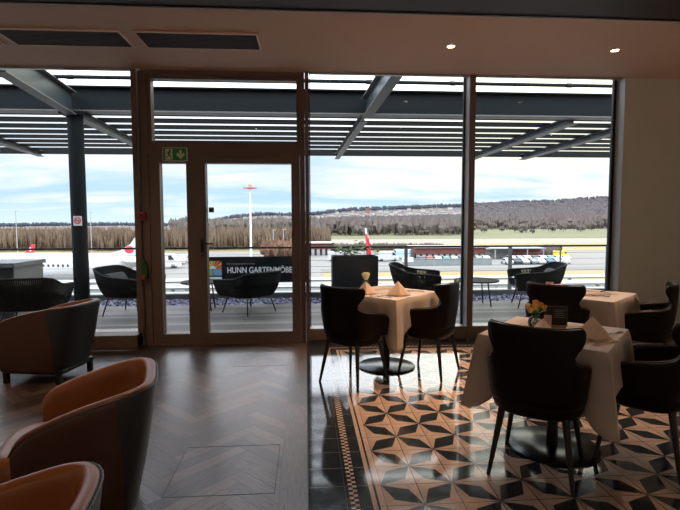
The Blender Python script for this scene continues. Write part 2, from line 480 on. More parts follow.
leaf1 = dloc(f).build('fixed_leaf', M['frame'], dr)
g = MB(); g.span((DX0 + .18, GY - .03, .12), (-1.37, GY - .018, 2.15)); dloc(g).build('pane', M['glass'], leaf1)
f = MB(); ring(f, -1.258, DX1 - .062, .03, 2.235, .10, FY + .025, 5.955, wb=.11, wt=.10)
leaf2 = dloc(f).build('door_leaf', M['frame'], dr)
g = MB(); g.span((-1.16, GY - .03, .13), (DX1 - .155, GY - .018, 2.15)); dloc(g).build('pane', M['glass'], leaf2)
f = MB(); f.span((-1.225, FY + .012, 1.10), (-1.190, FY + .026, 1.25)); f.tube([(-1.205, FY + .02, 1.20), (-1.205, FY - .04, 1.20), (-1.19, FY - .05, 1.20), (-1.07, FY - .05, 1.20)], .009, 8)
f.tube([(-1.207, FY + .02, 1.06), (-1.207, FY - .0, 1.06)], .014, 10); dloc(f).build('handle', M['black'], leaf2)
f = MB(); f.span((-.98, FY + .0, 2.185), (-.28, FY + .026, 2.205)); f.span((-.58, FY - .015, 2.20), (-.28, FY + .025, 2.235)); dloc(f).build('door_closer', M['frame'], leaf2)
f = MB()
for a, b in ((-1.163, -1.157), ): f.span((a, FY + .034, .14), (b, FY + .05, 2.135))
f.span((DX0 + .178, FY + .034, .13), (DX0 + .186, FY + .05, 2.135)); f.span((-1.163, FY + .034, .131), (DX1 - .163, FY + .05, .139)); f.span((-1.67, FY + .034, .122), (-1.36, FY + .05, .129))
dloc(f).build('glazing_bead', M['alu'], dr)
# sticker on door glass
s_ = MB(); s_.span((-1.145, 5.926, 1.565), (-1.085, 5.9285, 1.625), 0)
s_.lathe([(.022, 0), (.022, .002)], (0, 0, 0), 20, 1); k = len(s_.v)
s_.v[-40:] = [(-1.115 + a, 5.9255 - c, 1.595 + b) for a, b, c in s_.v[-40:]]
s_.lathe([(.016, 0), (.016, .003)], (0, 0, 0), 20, 0); s_.v[-40:] = [(-1.115 + a, 5.9250 - c * .5, 1.595 + b) for a, b, c in s_.v[-40:]]
tag(s_.build('glass_sticker', [M['soffit'], M['pink']]), 'small square brown sticker with a ring symbol on the door glass', 'sticker')

# exit sign
ex = thing('exit_sign', 'green and white running man exit sign above the door', 'sign', (-1.485, FY - .0, 2.225))
MB().box((0, -.012, 0), (.275, .022, .155)).build('frame', M['signcream'], ex)
MB().box((0, -.026, 0), (.260, .006, .140)).build('panel', M['signgreen'], ex)
p = MB(); y0, y1 = -.031, -.029
p.prism([(-.105, -.06), (-.025, -.06), (-.025, .06), (-.105, .06)], y0 + .001, y1)
p.prism([(.052, .05), (.078, .05), (.078, -.005), (.1, .02), (.108, .012), (.108, -.012), (.065, -.055), (.022, -.012), (.022, .012), (.03, .02), (.052, -.005)], y0, y1)
p.build('symbols', M['signcream'], ex)
p = MB(); y0, y1 = -.034, -.031
p.lathe([(.010, 0), (.010, .002)], (0, 0, 0), 14); p.v[-28:] = [(-.055 + a, y0 + c, .043 + b) for a, b, c in p.v[-28:]]
for poly in ([(-.075, .03), (-.048, .032), (-.05, .005), (-.062, -.015), (-.08, -.01)],
             [(-.075, .03), (-.092, .012), (-.088, .006), (-.07, .02)], [(-.05, .03), (-.035, .012), (-.028, .016), (-.044, .036)],
             [(-.062, -.015), (-.05, .0), (-.045, -.02), (-.03, -.05), (-.04, -.054), (-.055, -.024)],
             [(-.078, -.012), (-.066, -.016), (-.078, -.038), (-.104, -.044), (-.104, -.034), (-.084, -.030)]):
    p.prism(poly, y0, y1)
p.build('running_man', M['signgreen'], ex)

# red call point + green door alarm on the jamb
c1 = thing('call_point', 'small red alarm box on the door jamb', 'alarm', (-1.872, FY - .001, 1.52))
MB().box((0, -.02, 0), (.075, .042, .095), bev=.006).build('housing', M['red'], c1)
MB().box((0, -.043, 0), (.05, .004, .05)).build('cover', M['soffit'], c1)
c2 = thing('door_alarm', 'green emergency door lock alarm with a red button on the jamb', 'door alarm', (-1.862, FY - .001, .90))
MB().prism([(-.035, -.10), (.035, -.10), (.035, .02), (.0, .12), (-.035, .12)], -.045, 0).build('housing', M['green'], c2)
MB().box((0, -.055, -.085), (.04, .03, .05), bev=.006).build('button', M['red'], c2)

# ceiling vents
def vent(x0, x1, label):
    v = thing('ceiling_vent', label, 'vent', ((x0 + x1) / 2, 4.87, CZ - .001), group='slot vents in the brown ceiling')
    L = (x1 - x0)
    b = MB(); b.box((0, 0, -.004), (L - .03, .40, .006))
    b.build('backing', M['vent'], v)
    t = MB(); ring(t, -L / 2, L / 2, -.215, .215, .022, 0, 1)
    t.v = [(a, c, -.014 if b_ == 0 else 0) for a, b_, c in t.v]; t.build('frame', M['vent_trim'], v)
    s2 = MB()
    for k in range(12): s2.box((0, -.18 + k * .033, -.009), (L - .03, .010, .006))
    s2.build('slat', M['vent'], v)
vent(-1.55, -.42, 'slot vent in the brown ceiling, the one nearest above the exit door')
vent(-2.78, -1.66, 'slot vent in the brown ceiling, second from the door')
vent(-4.0, -2.88, 'slot vent in the ceiling at the left edge, mostly out of view')

def downlight(x, y, z, label, power, size=95, colr=(1, .62, .36), aim=None, rad=.05, lamp=22):
    d = thing('downlight', label, 'ceiling light', (x, y, z), group='round recessed downlights')
    MB().lathe([(.048, 0), (.048, -.006), (.040, -.008), (.036, -.004), (.036, 0)], n=28).build('bezel', M['vent_trim'], d, smooth=40)
    MB().lathe([(.0, -.0045), (.034, -.0045), (.034, -.001), (.0, -.001)], n=24).build('lens', emit('lamp_lens', (1, .72, .45), lamp), d)
    l = bpy.data.lights.new('spot', 'SPOT'); l.energy = power; l.color = colr; l.spot_size = R(size); l.spot_blend = .8; l.shadow_soft_size = rad
    o = bpy.data.objects.new('spot', l); col.objects.link(o); o.parent = d; o.location = (0, 0, -.03)
    if aim: o.rotation_euler = (Vector(aim) - Vector((x, y, z))).to_track_quat('-Z', 'Y').to_euler()
    return d
downlight(1.447, 4.872, CZ, 'lit recessed downlight near the middle of the ceiling, left of the pair', 260, 60, aim=(.82, 4.62, .3))
downlight(3.144, 4.88, CZ, 'lit recessed downlight above the right-hand corner, right of the pair', 190, 60, aim=(2.72, 4.45, .3))
for (x, y, p_, s_, a) in ((1.25, 3.6, 110, 62, (1.0, 3.95, 0)), (2.9, 3.5, 18, 70, (2.9, 3.6, 0)), (-.9, 2.7, 30, 100, (-1.3, 2.3, 0)), (1.75, 3.0, 34, 60, (1.7, 2.75, 0)),
                       (-2.7, 3.2, 70, 110, (-2.8, 4.2, 0)), (-1.0, .6, 26, 110, (-1.1, 1.3, 0))):
    downlight(x, y, CZ - .012, 'recessed downlight in the dark soffit', p_, s_, aim=a)

for x in (-4.8, -2.9, -1.0, .9, 2.8, 4.7):  # added lamps behind the camera, the back wall bounces their fill
    downlight(x, -1.9, CZ - .012, 'added fill downlight washing the unseen back wall', 100, 120, colr=(1, .86, .72), aim=(x, -3.0, 1.2), rad=.08)
for x, y in ((4.9, .4), (4.9, 2.4), (-4.9, .6)):  # more added fill lamps, out of view, aimed at the side walls
    downlight(x, y, CZ - .012, 'added fill downlight washing the unseen back wall', 90, 120, colr=(1, .84, .70), aim=(6 * (1 if x > 0 else -1), y, 1.2), rad=.08)
# hatch outlines in the parquet
for (x0, x1, y0, y1, lb) in ((-.77, -.175, 2.545, 3.125, 'square floor hatch outline in the parquet nearest the camera'), (-.745, -.187, 4.89, 5.45, 'square floor hatch outline in the parquet by the door')):
    h = MB(); ring(h, x0, x1, y0, y1, .0045, 0, 1); h.v = [(a, c, .0012 * b) for a, b, c in h.v]
    tag(h.build('floor_hatch', M['black']), lb, 'floor hatch')

# ------------------------------------------------------------------ dining chairs
def superell(W, yb, yf, n=2.4, N=60):
    """U-shaped plan: from rear centre round to the arm front (right half); returns arc-length sampled polyline"""
    pts = []
    for k in range(N + 1):
        t = PI / 2 * k / N
        x = W * abs(math.sin(t)) ** (2 / n); y = yb * abs(math.cos(t)) ** (2 / n)
        pts.append((x, y))
    for k in range(1, 20): pts.append((W, yf * k / 19))
    p = np.array(pts); s = np.concatenate([[0], np.cumsum(np.hypot(*np.diff(p, axis=0).T))])
    return p, s
def shell(W, yb, yf, edge, zb, th, ncol=28, nrow=7, lean=.12, lean0=.5, taper=.84, n=2.4, rim_mi=0, out_mi=0, in_mi=1, waist=None):
    p, s = superell(W, yb, yf, n); Smax = s[-1]
    e = np.array(edge, float); e[:, 0] *= Smax / e[-1, 0]
    tt = np.linspace(0, 1, len(e)); T = np.linspace(0, 1, ncol)
    # monotone-ish resample by linear interpolation with smoothing
    sx = np.interp(T, tt, e[:, 0]); sz = np.interp(T, tt, e[:, 1])
    for _ in range(1):
        sx[1:-1] = (sx[:-2] + 2 * sx[1:-1] + sx[2:]) / 4; sz[1:-1] = (sz[:-2] + 2 * sz[1:-1] + sz[2:]) / 4
    def P(k, v, side, inset=0):
        a = v * v * (3 - 2 * v) if False else v
        sb = Smax * T[k]
        w = a ** 1.3
        ss = sb + (sx[k] - sb) * w; z = zb + (sz[k] - zb) * a
        if waist and T[k] <= waist[0]:
            q = T[k] / waist[0]; sm_ = waist[1] * q; zm = waist[2]
            sb = Smax * waist[3] * q
            if z < zm: ss = sb + (sm_ - sb) * ((z - zb) / (zm - zb)) ** 1.2
            else: ss = sm_ + (sx[k] - sm_) * min(1, (z - zm) / max(.001, sz[k] - zm)) ** .8
        elif waist:
            q = (T[k] - waist[0]) / (1 - waist[0]); sb = Smax * (waist[3] + (1 - waist[3]) * q); ss = sb + (sx[k] - sb) * w
        x = np.interp(ss, s, p[:, 0]); y = np.interp(ss, s, p[:, 1])
        dx = np.interp(ss + .01, s, p[:, 0]) - np.interp(max(ss - .01, 0), s, p[:, 0]); dy = np.interp(min(ss + .01, Smax), s, p[:, 1]) - np.interp(max(ss - .01, 0), s, p[:, 1])
        L = math.hypot(dx, dy) or 1; nx, ny = dy / L, -dx / L      # outward normal for the right half
        x -= nx * inset; y -= ny * inset
        if ss < .012: x = 0 if k == 0 else x
        sc_ = taper + (1 - taper) * min(1, (z - zb) / .22) ** .6 if z > zb else taper
        x *= sc_; y = y * sc_
        back = max(0, 1 - max(0, y - yb * .2) / (abs(yb) * 1.0)) if y > yb * .2 else 1
        y -= lean * max(0, z - lean0) * back
        return Vector((x * side, y, z))
    rows = []
    cols = [(k, -1) for k in range(ncol - 1, 0, -1)] + [(k, 1) for k in range(ncol)]
    prof = [(v, 0) for v in np.linspace(0, 1, nrow)]
    O = [[P(k, v, sd, 0) for v, _ in prof] for k, sd in cols]
    I = [[P(k, v, sd, th) for v, _ in prof] for k, sd in cols]
    return O, I, cols
def shell_mesh(O, I, out_mi, in_mi, th):
    """closed loop per column: outer up, rounded rim, inner down"""
    mb = MB(); nv = len(O[0]); P = []; mis = []
    for o, i in zip(O, I):
        up = (o[-1] - o[-2]).normalized()
        mid = (o[-1] + i[-1]) / 2 + up * th * .42
        q1 = o[-1] * .80 + i[-1] * .20 + up * th * .33; q2 = o[-1] * .20 + i[-1] * .80 + up * th * .33
        P.append(o + [q1, mid, q2] + i[::-1])
    L = len(P[0])
    base = len(mb.v); mb.v += [tuple(p) for r in P for p in r]
    for a in range(len(P) - 1):
        for b in range(L):
            c = (b + 1) % L
            mb.f.append((a * L + b, (a + 1) * L + b, (a + 1) * L + c, a * L + c))
            mb.m.append(out_mi if b < nv else in_mi)
    for a, rev in ((0, False), (len(P) - 1, True)):
        # arm front caps as quads between outer and inner
        idx = [a * L + b for b in range(L)]; h = L // 2
        for b in range(h):
            q = (idx[b], idx[b + 1], idx[L - 2 - b], idx[L - 1 - b]) if b + 1 < L - 2 - b else None
            if q: mb.f.append(q if rev else q[::-1]); mb.m.append(out_mi)
            elif b + 1 == L - 2 - b: mb.f.append((idx[b], idx[b + 1], idx[L - 1 - b])); mb.m.append(out_mi)
    return mb

def make_dining(label):
    t = thing('dining_chair', label, 'chair', group='dark leather restaurant armchairs')
    edge = [(0, .866), (.08, .868), (.16, .872), (.225, .877), (.258, .876), (.272, .862), (.272, .835), (.266, .808), (.240, .778), (.214, .750), (.206, .728), (.212, .705), (.24, .680), (.29, .665),
            (.36, .653), (.44, .640), (.52, .620), (.58, .590), (.61, .545)]
    O, I, cols = shell(.28, -.235, .20, edge, .43, .034, ncol=46, nrow=14, lean=.05, lean0=.55, taper=.88, n=3.2, waist=(10 / 18, .204, .722, .50))
    sh = shell_mesh(O, I, 0, 0, .034).build('backrest', [M['chair']], t, smooth=True, sub=1)
    pp = [(o[-1] + i[-1]) / 2 + Vector((0, 0, .016)) for o, i in zip(O, I)]
    MB().tube(pp, .0038, 6).build('piping', M['piping'], sh, smooth=True)
    # under-shell and seat
    n = 36
    def sup(W, yb, yf, k, e=2.7):
        a = 2 * PI * k / n; c, s_ = math.cos(a), math.sin(a)
        x = W * math.copysign(abs(c) ** (2 / e), c); yy = math.copysign(abs(s_) ** (2 / e), s_)
        return x, (yy * yf if yy > 0 else yy * yb)
    u = MB(); prof = [(.60, .362), (.86, .366), (.96, .385), (1, .425), (1.0, .447)]
    u.grid([[(*(np.array(sup(.248, .222, .20, k)) * r), z) for k in range(n)] for r, z in prof], closed=True)
    u.add([(*(np.array(sup(.248, .222, .20, k)) * .60), .362) for k in range(n)], [tuple(range(n))])
    u.build('seat_shell', M['chair'], t, smooth=True)
    s2 = MB(); prof = [(.95, .44), (1.0, .455), (1.0, .475), (.95, .49), (.7, .497), (.3, .497)]
    s2.grid([[(*(np.array(sup(.222, .205, .235, k)) * r), z) for k in range(n)] for r, z in prof], closed=True)
    s2.add([(*(np.array(sup(.222, .205, .235, k)) * .3), .497) for k in range(n)], [tuple(range(n))])
    s2.add([(*(np.array(sup(.222, .205, .235, k)) * .95), .44) for k in range(n)], [tuple(range(n))])
    s2.build('seat', M['chair'], t, smooth=True)
    for sx in (-1, 1):
        for sy in (-1, 1):
            MB().tube([(sx * .165, sy * .155, .39), (sx * .222, sy * .218, .0)], [.021, .011], 12).build('leg', M['chair_leg'], t, smooth=40)
    return t
ch = make_dining('dark dining chair turned away from the camera at the left of the cream rose table')
ch.location = (.43, 4.365, 0); ch.rotation_euler = (0, 0, R(45 - 90))
dup(ch, (1.18, 4.57, 0), R(142 - 90), 'dark leather dining chair seen side on at the right of the cream rose table')
dup(ch, (1.345, 2.70, 0), R(54 - 90), 'large black-looking dining chair in front of the nearest table, its back to the camera')
dup(ch, (2.05, 2.77, 0), R(135 - 90), 'dark dining chair cut off by the right edge beside the nearest table')
dup(ch, (2.345, 4.36, 0), R(50 - 90), 'dark dining chair behind the yellow flowers, with its back towards the camera')
dup(ch, (3.14, 4.28, 0), R(142 - 90), 'dark leather dining chair standing against the taupe wall beside the rear table')

# ------------------------------------------------------------------ tables
def make_table(c, rz, label, cl_label):
    t = thing('dining_table', label, 'table', (c[0], c[1], 0), rz, 'round-based restaurant tables')
    MB().box((0, 0, .725), (.69, .69, .03), bev=.004).build('tabletop', M['wood'], t)
    MB().lathe([(.0, 0), (.285, 0), (.285, .010), (.275, .016), (.06, .022), (0, .022)], n=48).build('base', M['black_gloss'], t, smooth=40)
    MB().lathe([(.035, .02), (.035, .71)], n=20).build('column', M['black'], t, smooth=40)
    cl = thing('tablecloth', cl_label, 'tablecloth', (c[0], c[1], 0), rz, 'pale tablecloths with hanging corners')
    h = .358; ns = 24; N = 4 * ns; seed = random.uniform(0, 9)
    def per(k):
        sgm, q = divmod(k, ns); q = q / ns * 2 - 1
        cr = [(q, -1), (1, q), (-q, 1), (-1, -q)][sgm % 4]
        return cr
    P = []
    vs = [0, .04, .1, .2, .35, .5, .65, .8, .92, 1]
    ztop = .7465
    for v in vs:
        row = []
        for k in range(N):
            # more columns near the corners
            a, b = per(k)
            q = (a if abs(b) > .999 else b)
            cdist = (1 - abs(q)) * h
            diag = math.exp(-(cdist / .075) ** 2)
            drop = .235 + .165 * math.exp(-(cdist / .115) ** 2.6) + .055 * math.exp(-(cdist / .25) ** 2) + .010 * math.sin(9 * q + seed)
            z = ztop - drop * v
            outw = .012 * min(1, v * 8) + .018 * v + .050 * diag * v ** 1.15 + .012 * v * math.sin(6.5 * q + seed * 2)
            fold = -.045 * v * math.exp(-((cdist - .11) / .035) ** 2)
            off = outw + fold
            x, y = a * h, b * h
            if abs(b) > .999 and abs(a) > .999:
                L = math.hypot(a, b); x += a / L * off * 1.25; y += b / L * off * 1.25
            elif abs(b) > .999:
                y += b * off; x += math.copysign(1, a) * off * diag * .8
            else:
                x += a * off; y += math.copysign(1, b) * off * diag * .8
            if v < .01: z = ztop
            row.append((x, y, z))
        P.append(row)
    mb = MB(); mb.grid(P, closed=True)
    # flat top
    inner = [[(a_ * s_, b_ * s_, ztop + .0015) for a_, b_, _ in P[0]] for s_ in (.985, .5)]
    mb2 = MB(); mb2.grid([inner[1], inner[0], P[0]] + P[1:], closed=True)
    mb2.add(inner[1], [tuple(range(N))])
    o = mb2.build('cloth', M['cloth'], cl, smooth=50)
    s3 = o.modifiers.new('thick', 'SOLIDIFY'); s3.thickness = .003; s3.offset = 1
    return t
T1, T2, T3 = (.80, 4.79), (1.578, 2.97), (2.685, 4.515)
A1, A2, A3 = R(45), R(48), R(41)
make_table(T1, A1, 'restaurant table with a round black foot under the cream rose setting', 'pale tablecloth on the far table with the cream rose')
make_table(T2, A2, 'nearest restaurant table with a wide round black foot', 'pale tablecloth on the nearest table, with yellow flowers and a menu stand')
make_table(T3, A3, 'rear table by the taupe wall, mostly hidden by chairs', 'pale tablecloth on the rear table beside the taupe wall')
TZ = .7515
def napkin(loc, rz, label, s=1.0):
    """a napkin folded to a standing pyramid"""
    t = MB(); w, d, h_ = .095 * s, .060 * s, .105 * s
    nseg = 10
    # front sheet and back sheet meeting at the ridge, open at the bottom
    P = []
    rows = 8
    for i in range(rows + 1):
        v = i / rows; r = []
        for j in range(nseg + 1):
            u = j / nseg * 2 - 1
            x = u * w * (1 - v); y = -d * (1 - v) * (1 - abs(u)) - .004; z = h_ * v
            r.append((x, y, z + .002))
        P.append(r)
    t.grid(P)
    Q = [[(x, -y * .75, z) for x, y, z in r] for r in P]; t.grid(Q)
    o = t.build('napkin', M['napkin'], smooth=30); o.location = (*loc, TZ); o.rotation_euler = (0, 0, rz)
    sm = o.modifiers.new('thick', 'SOLIDIFY'); sm.thickness = .004; sm.offset = 0
    return tag(o, label, 'napkin', 'linen napkins folded into pyramids')
def fork(loc, rz, mat, label, nm='fork'):
    t = MB(); 
    t.tube([(0, -.10, .004), (0, -.02, .008), (0, .03, .004), (0, .045, .006)], [.005, .003, .003, .006], 8)
    if nm == 'fork':
        t.box((0, .055, .006), (.022, .02, .003))
        for k in range(4): t.box((-.009 + k * .006, .08, .006), (.003, .035, .002))
    elif nm == 'knife': t.box((.003, .085, .006), (.016, .10, .002))
    else: t.blob((0, .065, .007), 1, 0, 2, sq=(.016, .026, .004))
    o = t.build(nm, mat, smooth=40); o.location = (*loc, TZ); o.rotation_euler = (0, 0, rz)
    return tag(o, label, nm)
def glassware(): pass
# table 1
napkin((.575, 4.66), R(0), 'peach folded napkin in front of the cream rose', 1.15)
napkin((.865, 4.53), R(8), 'peach folded napkin on the right of the far table', 1.3)
fork((.745, 4.50), R(70), M['pewter'], 'steel fork lying left of the right napkin on the far table')
fork((.70, 4.44), R(55), M['pewter'], 'steel knife near the front corner of the far table', 'knife')
fork((.90, 4.44), R(40), M['pewter'], 'steel knife lying right of the front corner on the far table', 'knife')
fork((1.10, 4.80), R(45), M['pewter'], 'steel knife near the right edge of the far table', 'knife')
def vase(loc, label):
    v = thing('flower_vase', label, 'vase', (*loc, TZ))
    o = MB().lathe([(.0, 0), (.032, 0), (.050, .018), (.054, .042), (.046, .066), (.030, .080), (.026, .092), (.032, .100), (.029, .100), (.023, .092), (.027, .081), (.042, .064), (.050, .042), (.046, .020), (.03, .006), (0, .006)], n=28)
    o.build('glass', M['vglass'], v, smooth=True)
    MB().lathe([(0, .007), (.029, .007), (.045, .021), (.049, .042), (.046, .052), (0, .052)], n=24).build('water', M['water'], v, smooth=True)
    return v
def rose(mb, c, r, seed=0):
    rr = random.Random(seed)
    for layer, (n, rad, hh) in enumerate(((3, .35, .1), (5, .65, .0), (7, .95, -.15))):
        for k in range(n):
            a = 2 * PI * k / n + layer * .7 + rr.uniform(-.2, .2)
            P = []
            for i in range(5):
                v = i / 4; row = []
                for j in range(5):
                    u = j / 4 - .5
                    aa = a + u * 2.2 / (1 + layer * .5)
                    q = rad * (.35 + .65 * math.sin(v * PI * .55)) * (1 - .12 * (2 * u) ** 2)
                    row.append((c[0] + math.cos(aa) * q * r, c[1] + math.sin(aa) * q * r, c[2] + r * (-.8 + 1.5 * v + hh - .25 * (2 * u) ** 2 * v)))
                P.append(row)
            mb.grid(P)
def stem(pts, par): MB().tube(pts, .0025, 6).build('stem', M['leaf'], par)
v1 = vase((.60, 4.86), 'small glass vase holding one cream rose on the far table')
f = MB(); rose(f, (0, 0, .158), .046, 1); f.blob((0, 0, .155), .032, .1, 2); f.build('rose', M['cream_flower'], v1, smooth=True)
stem([(0, .01, .02), (0, 0, .09), (0, 0, .14)], v1)
# table 2
v2 = vase((1.50, 3.06), 'round glass vase with yellow flowers on the nearest table')
for k, (dx, dy, dz, r) in enumerate(((-.045, 0, .125, .023), (-.02, -.02, .148, .025), (.022, .0, .155, .023), (.0, .02, .168, .022), (-.052, .02, .148, .020), (.045, -.01, .142, .019))):
    f = MB(); rose(f, (dx, dy, dz), r, k + 3); f.blob((dx, dy, dz - .004), r * .6, .1, 1); f.build('flower', M['yellow_flower'] if k != 4 else M['cream_flower'], v2, smooth=True)
    stem([(dx * .1, dy * .1, .02), (dx * .3, dy * .3, .09), (dx, dy, dz)], v2)
lf = MB()
for k in range(7):
    a = k * 2.4; c, s_ = math.cos(a), math.sin(a); q = .05
    lf.add([(c * .01, s_ * .01, .10), (c * q - s_ * .012, s_ * q + c * .012, .12), (c * q * 1.6, s_ * q * 1.6, .115 + .01 * (k % 3)), (c * q + s_ * .012, s_ * q - c * .012, .12)], [(0, 1, 2, 3)])
lf.build('leaf', M['leaf'], v2)
napkin((1.475, 2.925), R(-35), 'grey-pink folded napkin half hidden by the nearest chair back', .85)
napkin((1.69, 2.75), R(-22), 'large pale folded napkin on the right side of the nearest table', 1.25)
fork((1.70, 2.635), R(-72), M['lamplight_gold'], 'gold-lit fork lying in front of the large napkin')
fork((1.60, 2.66), R(-60), M['lamplight_gold'], 'gold-lit knife between the chair back and the large napkin', 'knife')
fork((1.90, 2.86), R(-62), M['pewter'], 'dark steel fork behind the large napkin on the nearest table')
mn = thing('menu_stand', 'black menu card in a wooden block on the nearest table', 'menu stand', (1.62, 3.035, TZ), R(-18))
MB().box((0, 0, .012), (.115, .045, .024), bev=.003).build('base', M['wood'], mn)
MB().box((0, 0, .085), (.135, .004, .130)).build('card', M['menu'], mn)
p = MB()
for k in range(5): p.box((.02, -.0035, .125 - k * .012), (.07 - .012 * (k % 2), .001, .003))
ring(p, -.064, .064, .024, .146, .0016, -.0035, -.0025); p.build('printing', M['text_dim'], mn)
o = MB().box((0, 0, .055), (.045, .012, .085), bev=.002).build('card_holder', M['pink']); o.location = (1.545, 3.00, TZ); o.rotation_euler = (0, 0, R(-15)); tag(o, 'small pink card block beside the black menu', 'card')
# table 3
o = thing('wooden_box', 'small open wooden box of sachets on the rear table', 'box', (2.56, 4.74, TZ), R(5))
b_ = MB(); b_.span((-.06, -.04, 0), (.06, .04, .006)); b_.span((-.06, -.04, 0), (.06, -.034, .06)); b_.span((-.06, .034, 0), (.06, .04, .06)); b_.span((-.06, -.034, 0), (-.054, .034, .06)); b_.span((.054, -.034, 0), (.06, .034, .06))
b_.build('box', M['wood'], o)
for k in range(5): MB().box((-.04 + k * .02, 0, .035), (.014, .055, .052)).build('sachet', M['pink'], o)
o = MB().lathe([(0, 0), (.03, 0), (.036, .09), (.033, .09), (.028, .006), (0, .006)], n=24).build('candle_glass', M['pink'], smooth=40); o.location = (2.43, 4.70, TZ)
tag(o, 'small pinkish candle glass beside the wooden box on the rear table', 'candle')
fork((2.70, 4.33), R(60), M['pewter'], 'steel fork at the front of the rear table'); fork((2.62, 4.36), R(100), M['pewter'], 'steel spoon crossing near the fork on the rear table', 'spoon')
fork((2.82, 4.38), R(-78), M['pewter'], 'steel knife near the front edge of the rear table', 'knife')
fork((3.0, 4.63), R(-75), M['black'], 'dark knife at the right side of the rear table', 'knife')

# ------------------------------------------------------------------ leather tub chairs
def make_tub(label, outm, inm):
    t = thing('tub_armchair', label, 'armchair', group='leather tub armchairs')
    edge = [(0, .70), (.1, .70), (.2, .70), (.3, .695), (.38, .68), (.45, .66), (.52, .63), (.58, .60), (.63, .57), (.66, .54), (.68, .50)]
    O, I, cols = shell(.32, -.265, .22, edge, .10, .062, ncol=26, nrow=9, lean=.16, lean0=.2, taper=.90, n=3.6)
    sh = shell_mesh(O, I, 0, 1, .065)
    nb = int(.40 * 26); L = 9 + 3 + 9
    for q in range(len(sh.m)):
        if sh.m[q] == 0 and q < L * 50 and abs(q // L - 25 + .5) < nb: sh.m[q] = 2
    s_o = sh.build('shell', [M[outm], M[inm], M['leather_slate']], t, smooth=True, sub=2)
    pp = [o[-1] + (o[-1] - o[-2]).normalized() * .012 + (o[-1] - i[-1]).normalized() * -.004 for o, i in zip(O, I)]
    MB().tube(pp, .0035, 6).build('seam', M[outm], s_o, smooth=True)
    b = MB().box((0, -.01, .112), (.50, .46, .05), bev=.02); b.build('base_frame', M['black'], t)
    def cu(r, z, n=40):
        out = []
        for k in range(n):
            a = 2 * PI * k / n; c, s_ = math.cos(a), math.sin(a)
            out.append((.245 * r * math.copysign(abs(c) ** .5, c), .055 + .285 * r * math.copysign(abs(s_) ** .5, s_), z))
        return out
    cm = MB(); rings = [cu(.9, .17), cu(1, .20), cu(1.0, .40), cu(.97, .435), cu(.85, .452), cu(.5, .46)]
    cm.grid(rings, closed=True); cm.add(rings[-1], [tuple(range(40))]); cm.add(rings[0], [tuple(range(40))]); cm.build('seat', M[inm], t, smooth=True)
    for sx in (-1, 1):
        for sy in (-1, 1):
            MB().box((sx * .235, sy * .20 - .01, .05), (.035, .035, .10)).build('leg', M['chair_leg'], t)
    return t
tb = make_tub('cognac leather tub armchair in the lower left, its orange inside facing left', 'leather_out', 'leather')
tb.location = (-1.07, 2.35, 0); tb.rotation_euler = (0, 0, R(196 - 90))
dup(tb, (-.90, 1.20, 0), R(188 - 90), 'cognac leather tub armchair cut off by the bottom left corner')
dup(tb, (-2.44, 4.74, 0), R(171 - 90), 'dark tub armchair by the left window with a slate-grey back and brown side', scale=(1, 1.25, .98))

# ------------------------------------------------------------------ terrace
m = MB(); m.span((-12, 6.0, -.12), (12, 8.62, -.001)); struct('floor_terrace', m, M['deck'])
m = MB(); m.span((-12, 8.62, -.12), (12, 9.32, -.004)); tag(m.build('gravel_bed', M['gravel']), 'strip of blue-grey slate gravel between deck and railing', 'gravel', kind='stuff')
gs = MB()
for k in range(1600): gs.blob((rng.uniform(-7, 7.5), rng.uniform(8.66, 9.28), rng.uniform(0, .02)), rng.uniform(.014, .032), .3, 0 if False else 1, sq=(1, 1, .6))
tag(gs.build('gravel_stones', M['gravel'], smooth=False), 'loose blue-grey slate stones lying along the railing', 'gravel', kind='stuff')
m = MB(); m.span((-12, 9.32, -.5), (12, 9.44, .10), 0); m.span((-12, 9.56, -.5), (12, 9.75, -.02), 1); m.span((-12, 9.44, -.5), (12, 9.56, -.1), 0)
tag(m.build('trim_10', [M['terrace_edge'], M['alu']]), kind='structure')
m = MB(); m.span((-14, 5.9, -9), (14, 9.75, -.501)); tag(m.build('wall_outside', M['wall']), kind='structure')
m = MB(); m.span((-14, 9.751, -.9), (14, 15.4, -.5)); struct('roof_ledge', m, simple('lower_roof_grey', (.075, .085, .085), .8))
for y0, y1, nm in ((10.25, 10.55, 'nearest the railing'), (11.1, 11.75, 'in the middle'), (12.35, 12.95, 'farthest from the railing')):
    fe = MB().span((-14, y0, -.06), (14, y1, -.02)); 
    for q in range(-13, 14, 2): fe.span((q - .03, y0 + .1, -.5), (q + .03, y0 + .16, -.06))
    tag(fe.build('eaves_blade', simple('eaves_metal', (.40, .42, .42), .5)), 'long pale metal sunshade blade below the terrace railing, ' + nm, 'sunshade', 'sunshade blades beyond the railing')
# railing
rl = thing('terrace_railing', 'dark metal terrace railing with thin horizontal rods in front of the airfield', 'railing', (0, 9.5, 0))
MB().box((0, 0, .955), (24, .06, .035), bev=.006).build('top_rail', M['steel'], rl)
for x in (-10.3, -8.25, -6.2, -4.13, -2.08, -.04, 1.97, 4.08, 6.12, 8.2):
    MB().span((x - .03, -.03, -.02), (x + .03, .03, .94)).build('post', M['flange'], rl)
for x in (5.12, ): MB().span((x - .012, -.012, .0), (x + .012, .012, .94)).build('baluster', M['flange'], rl)
for z in (.12, .235, .35, .465, .58, .70, .82): MB().tube([(-12, 0, z), (12, 0, z)], .0035, 6).build('rod', M['flange'], rl)

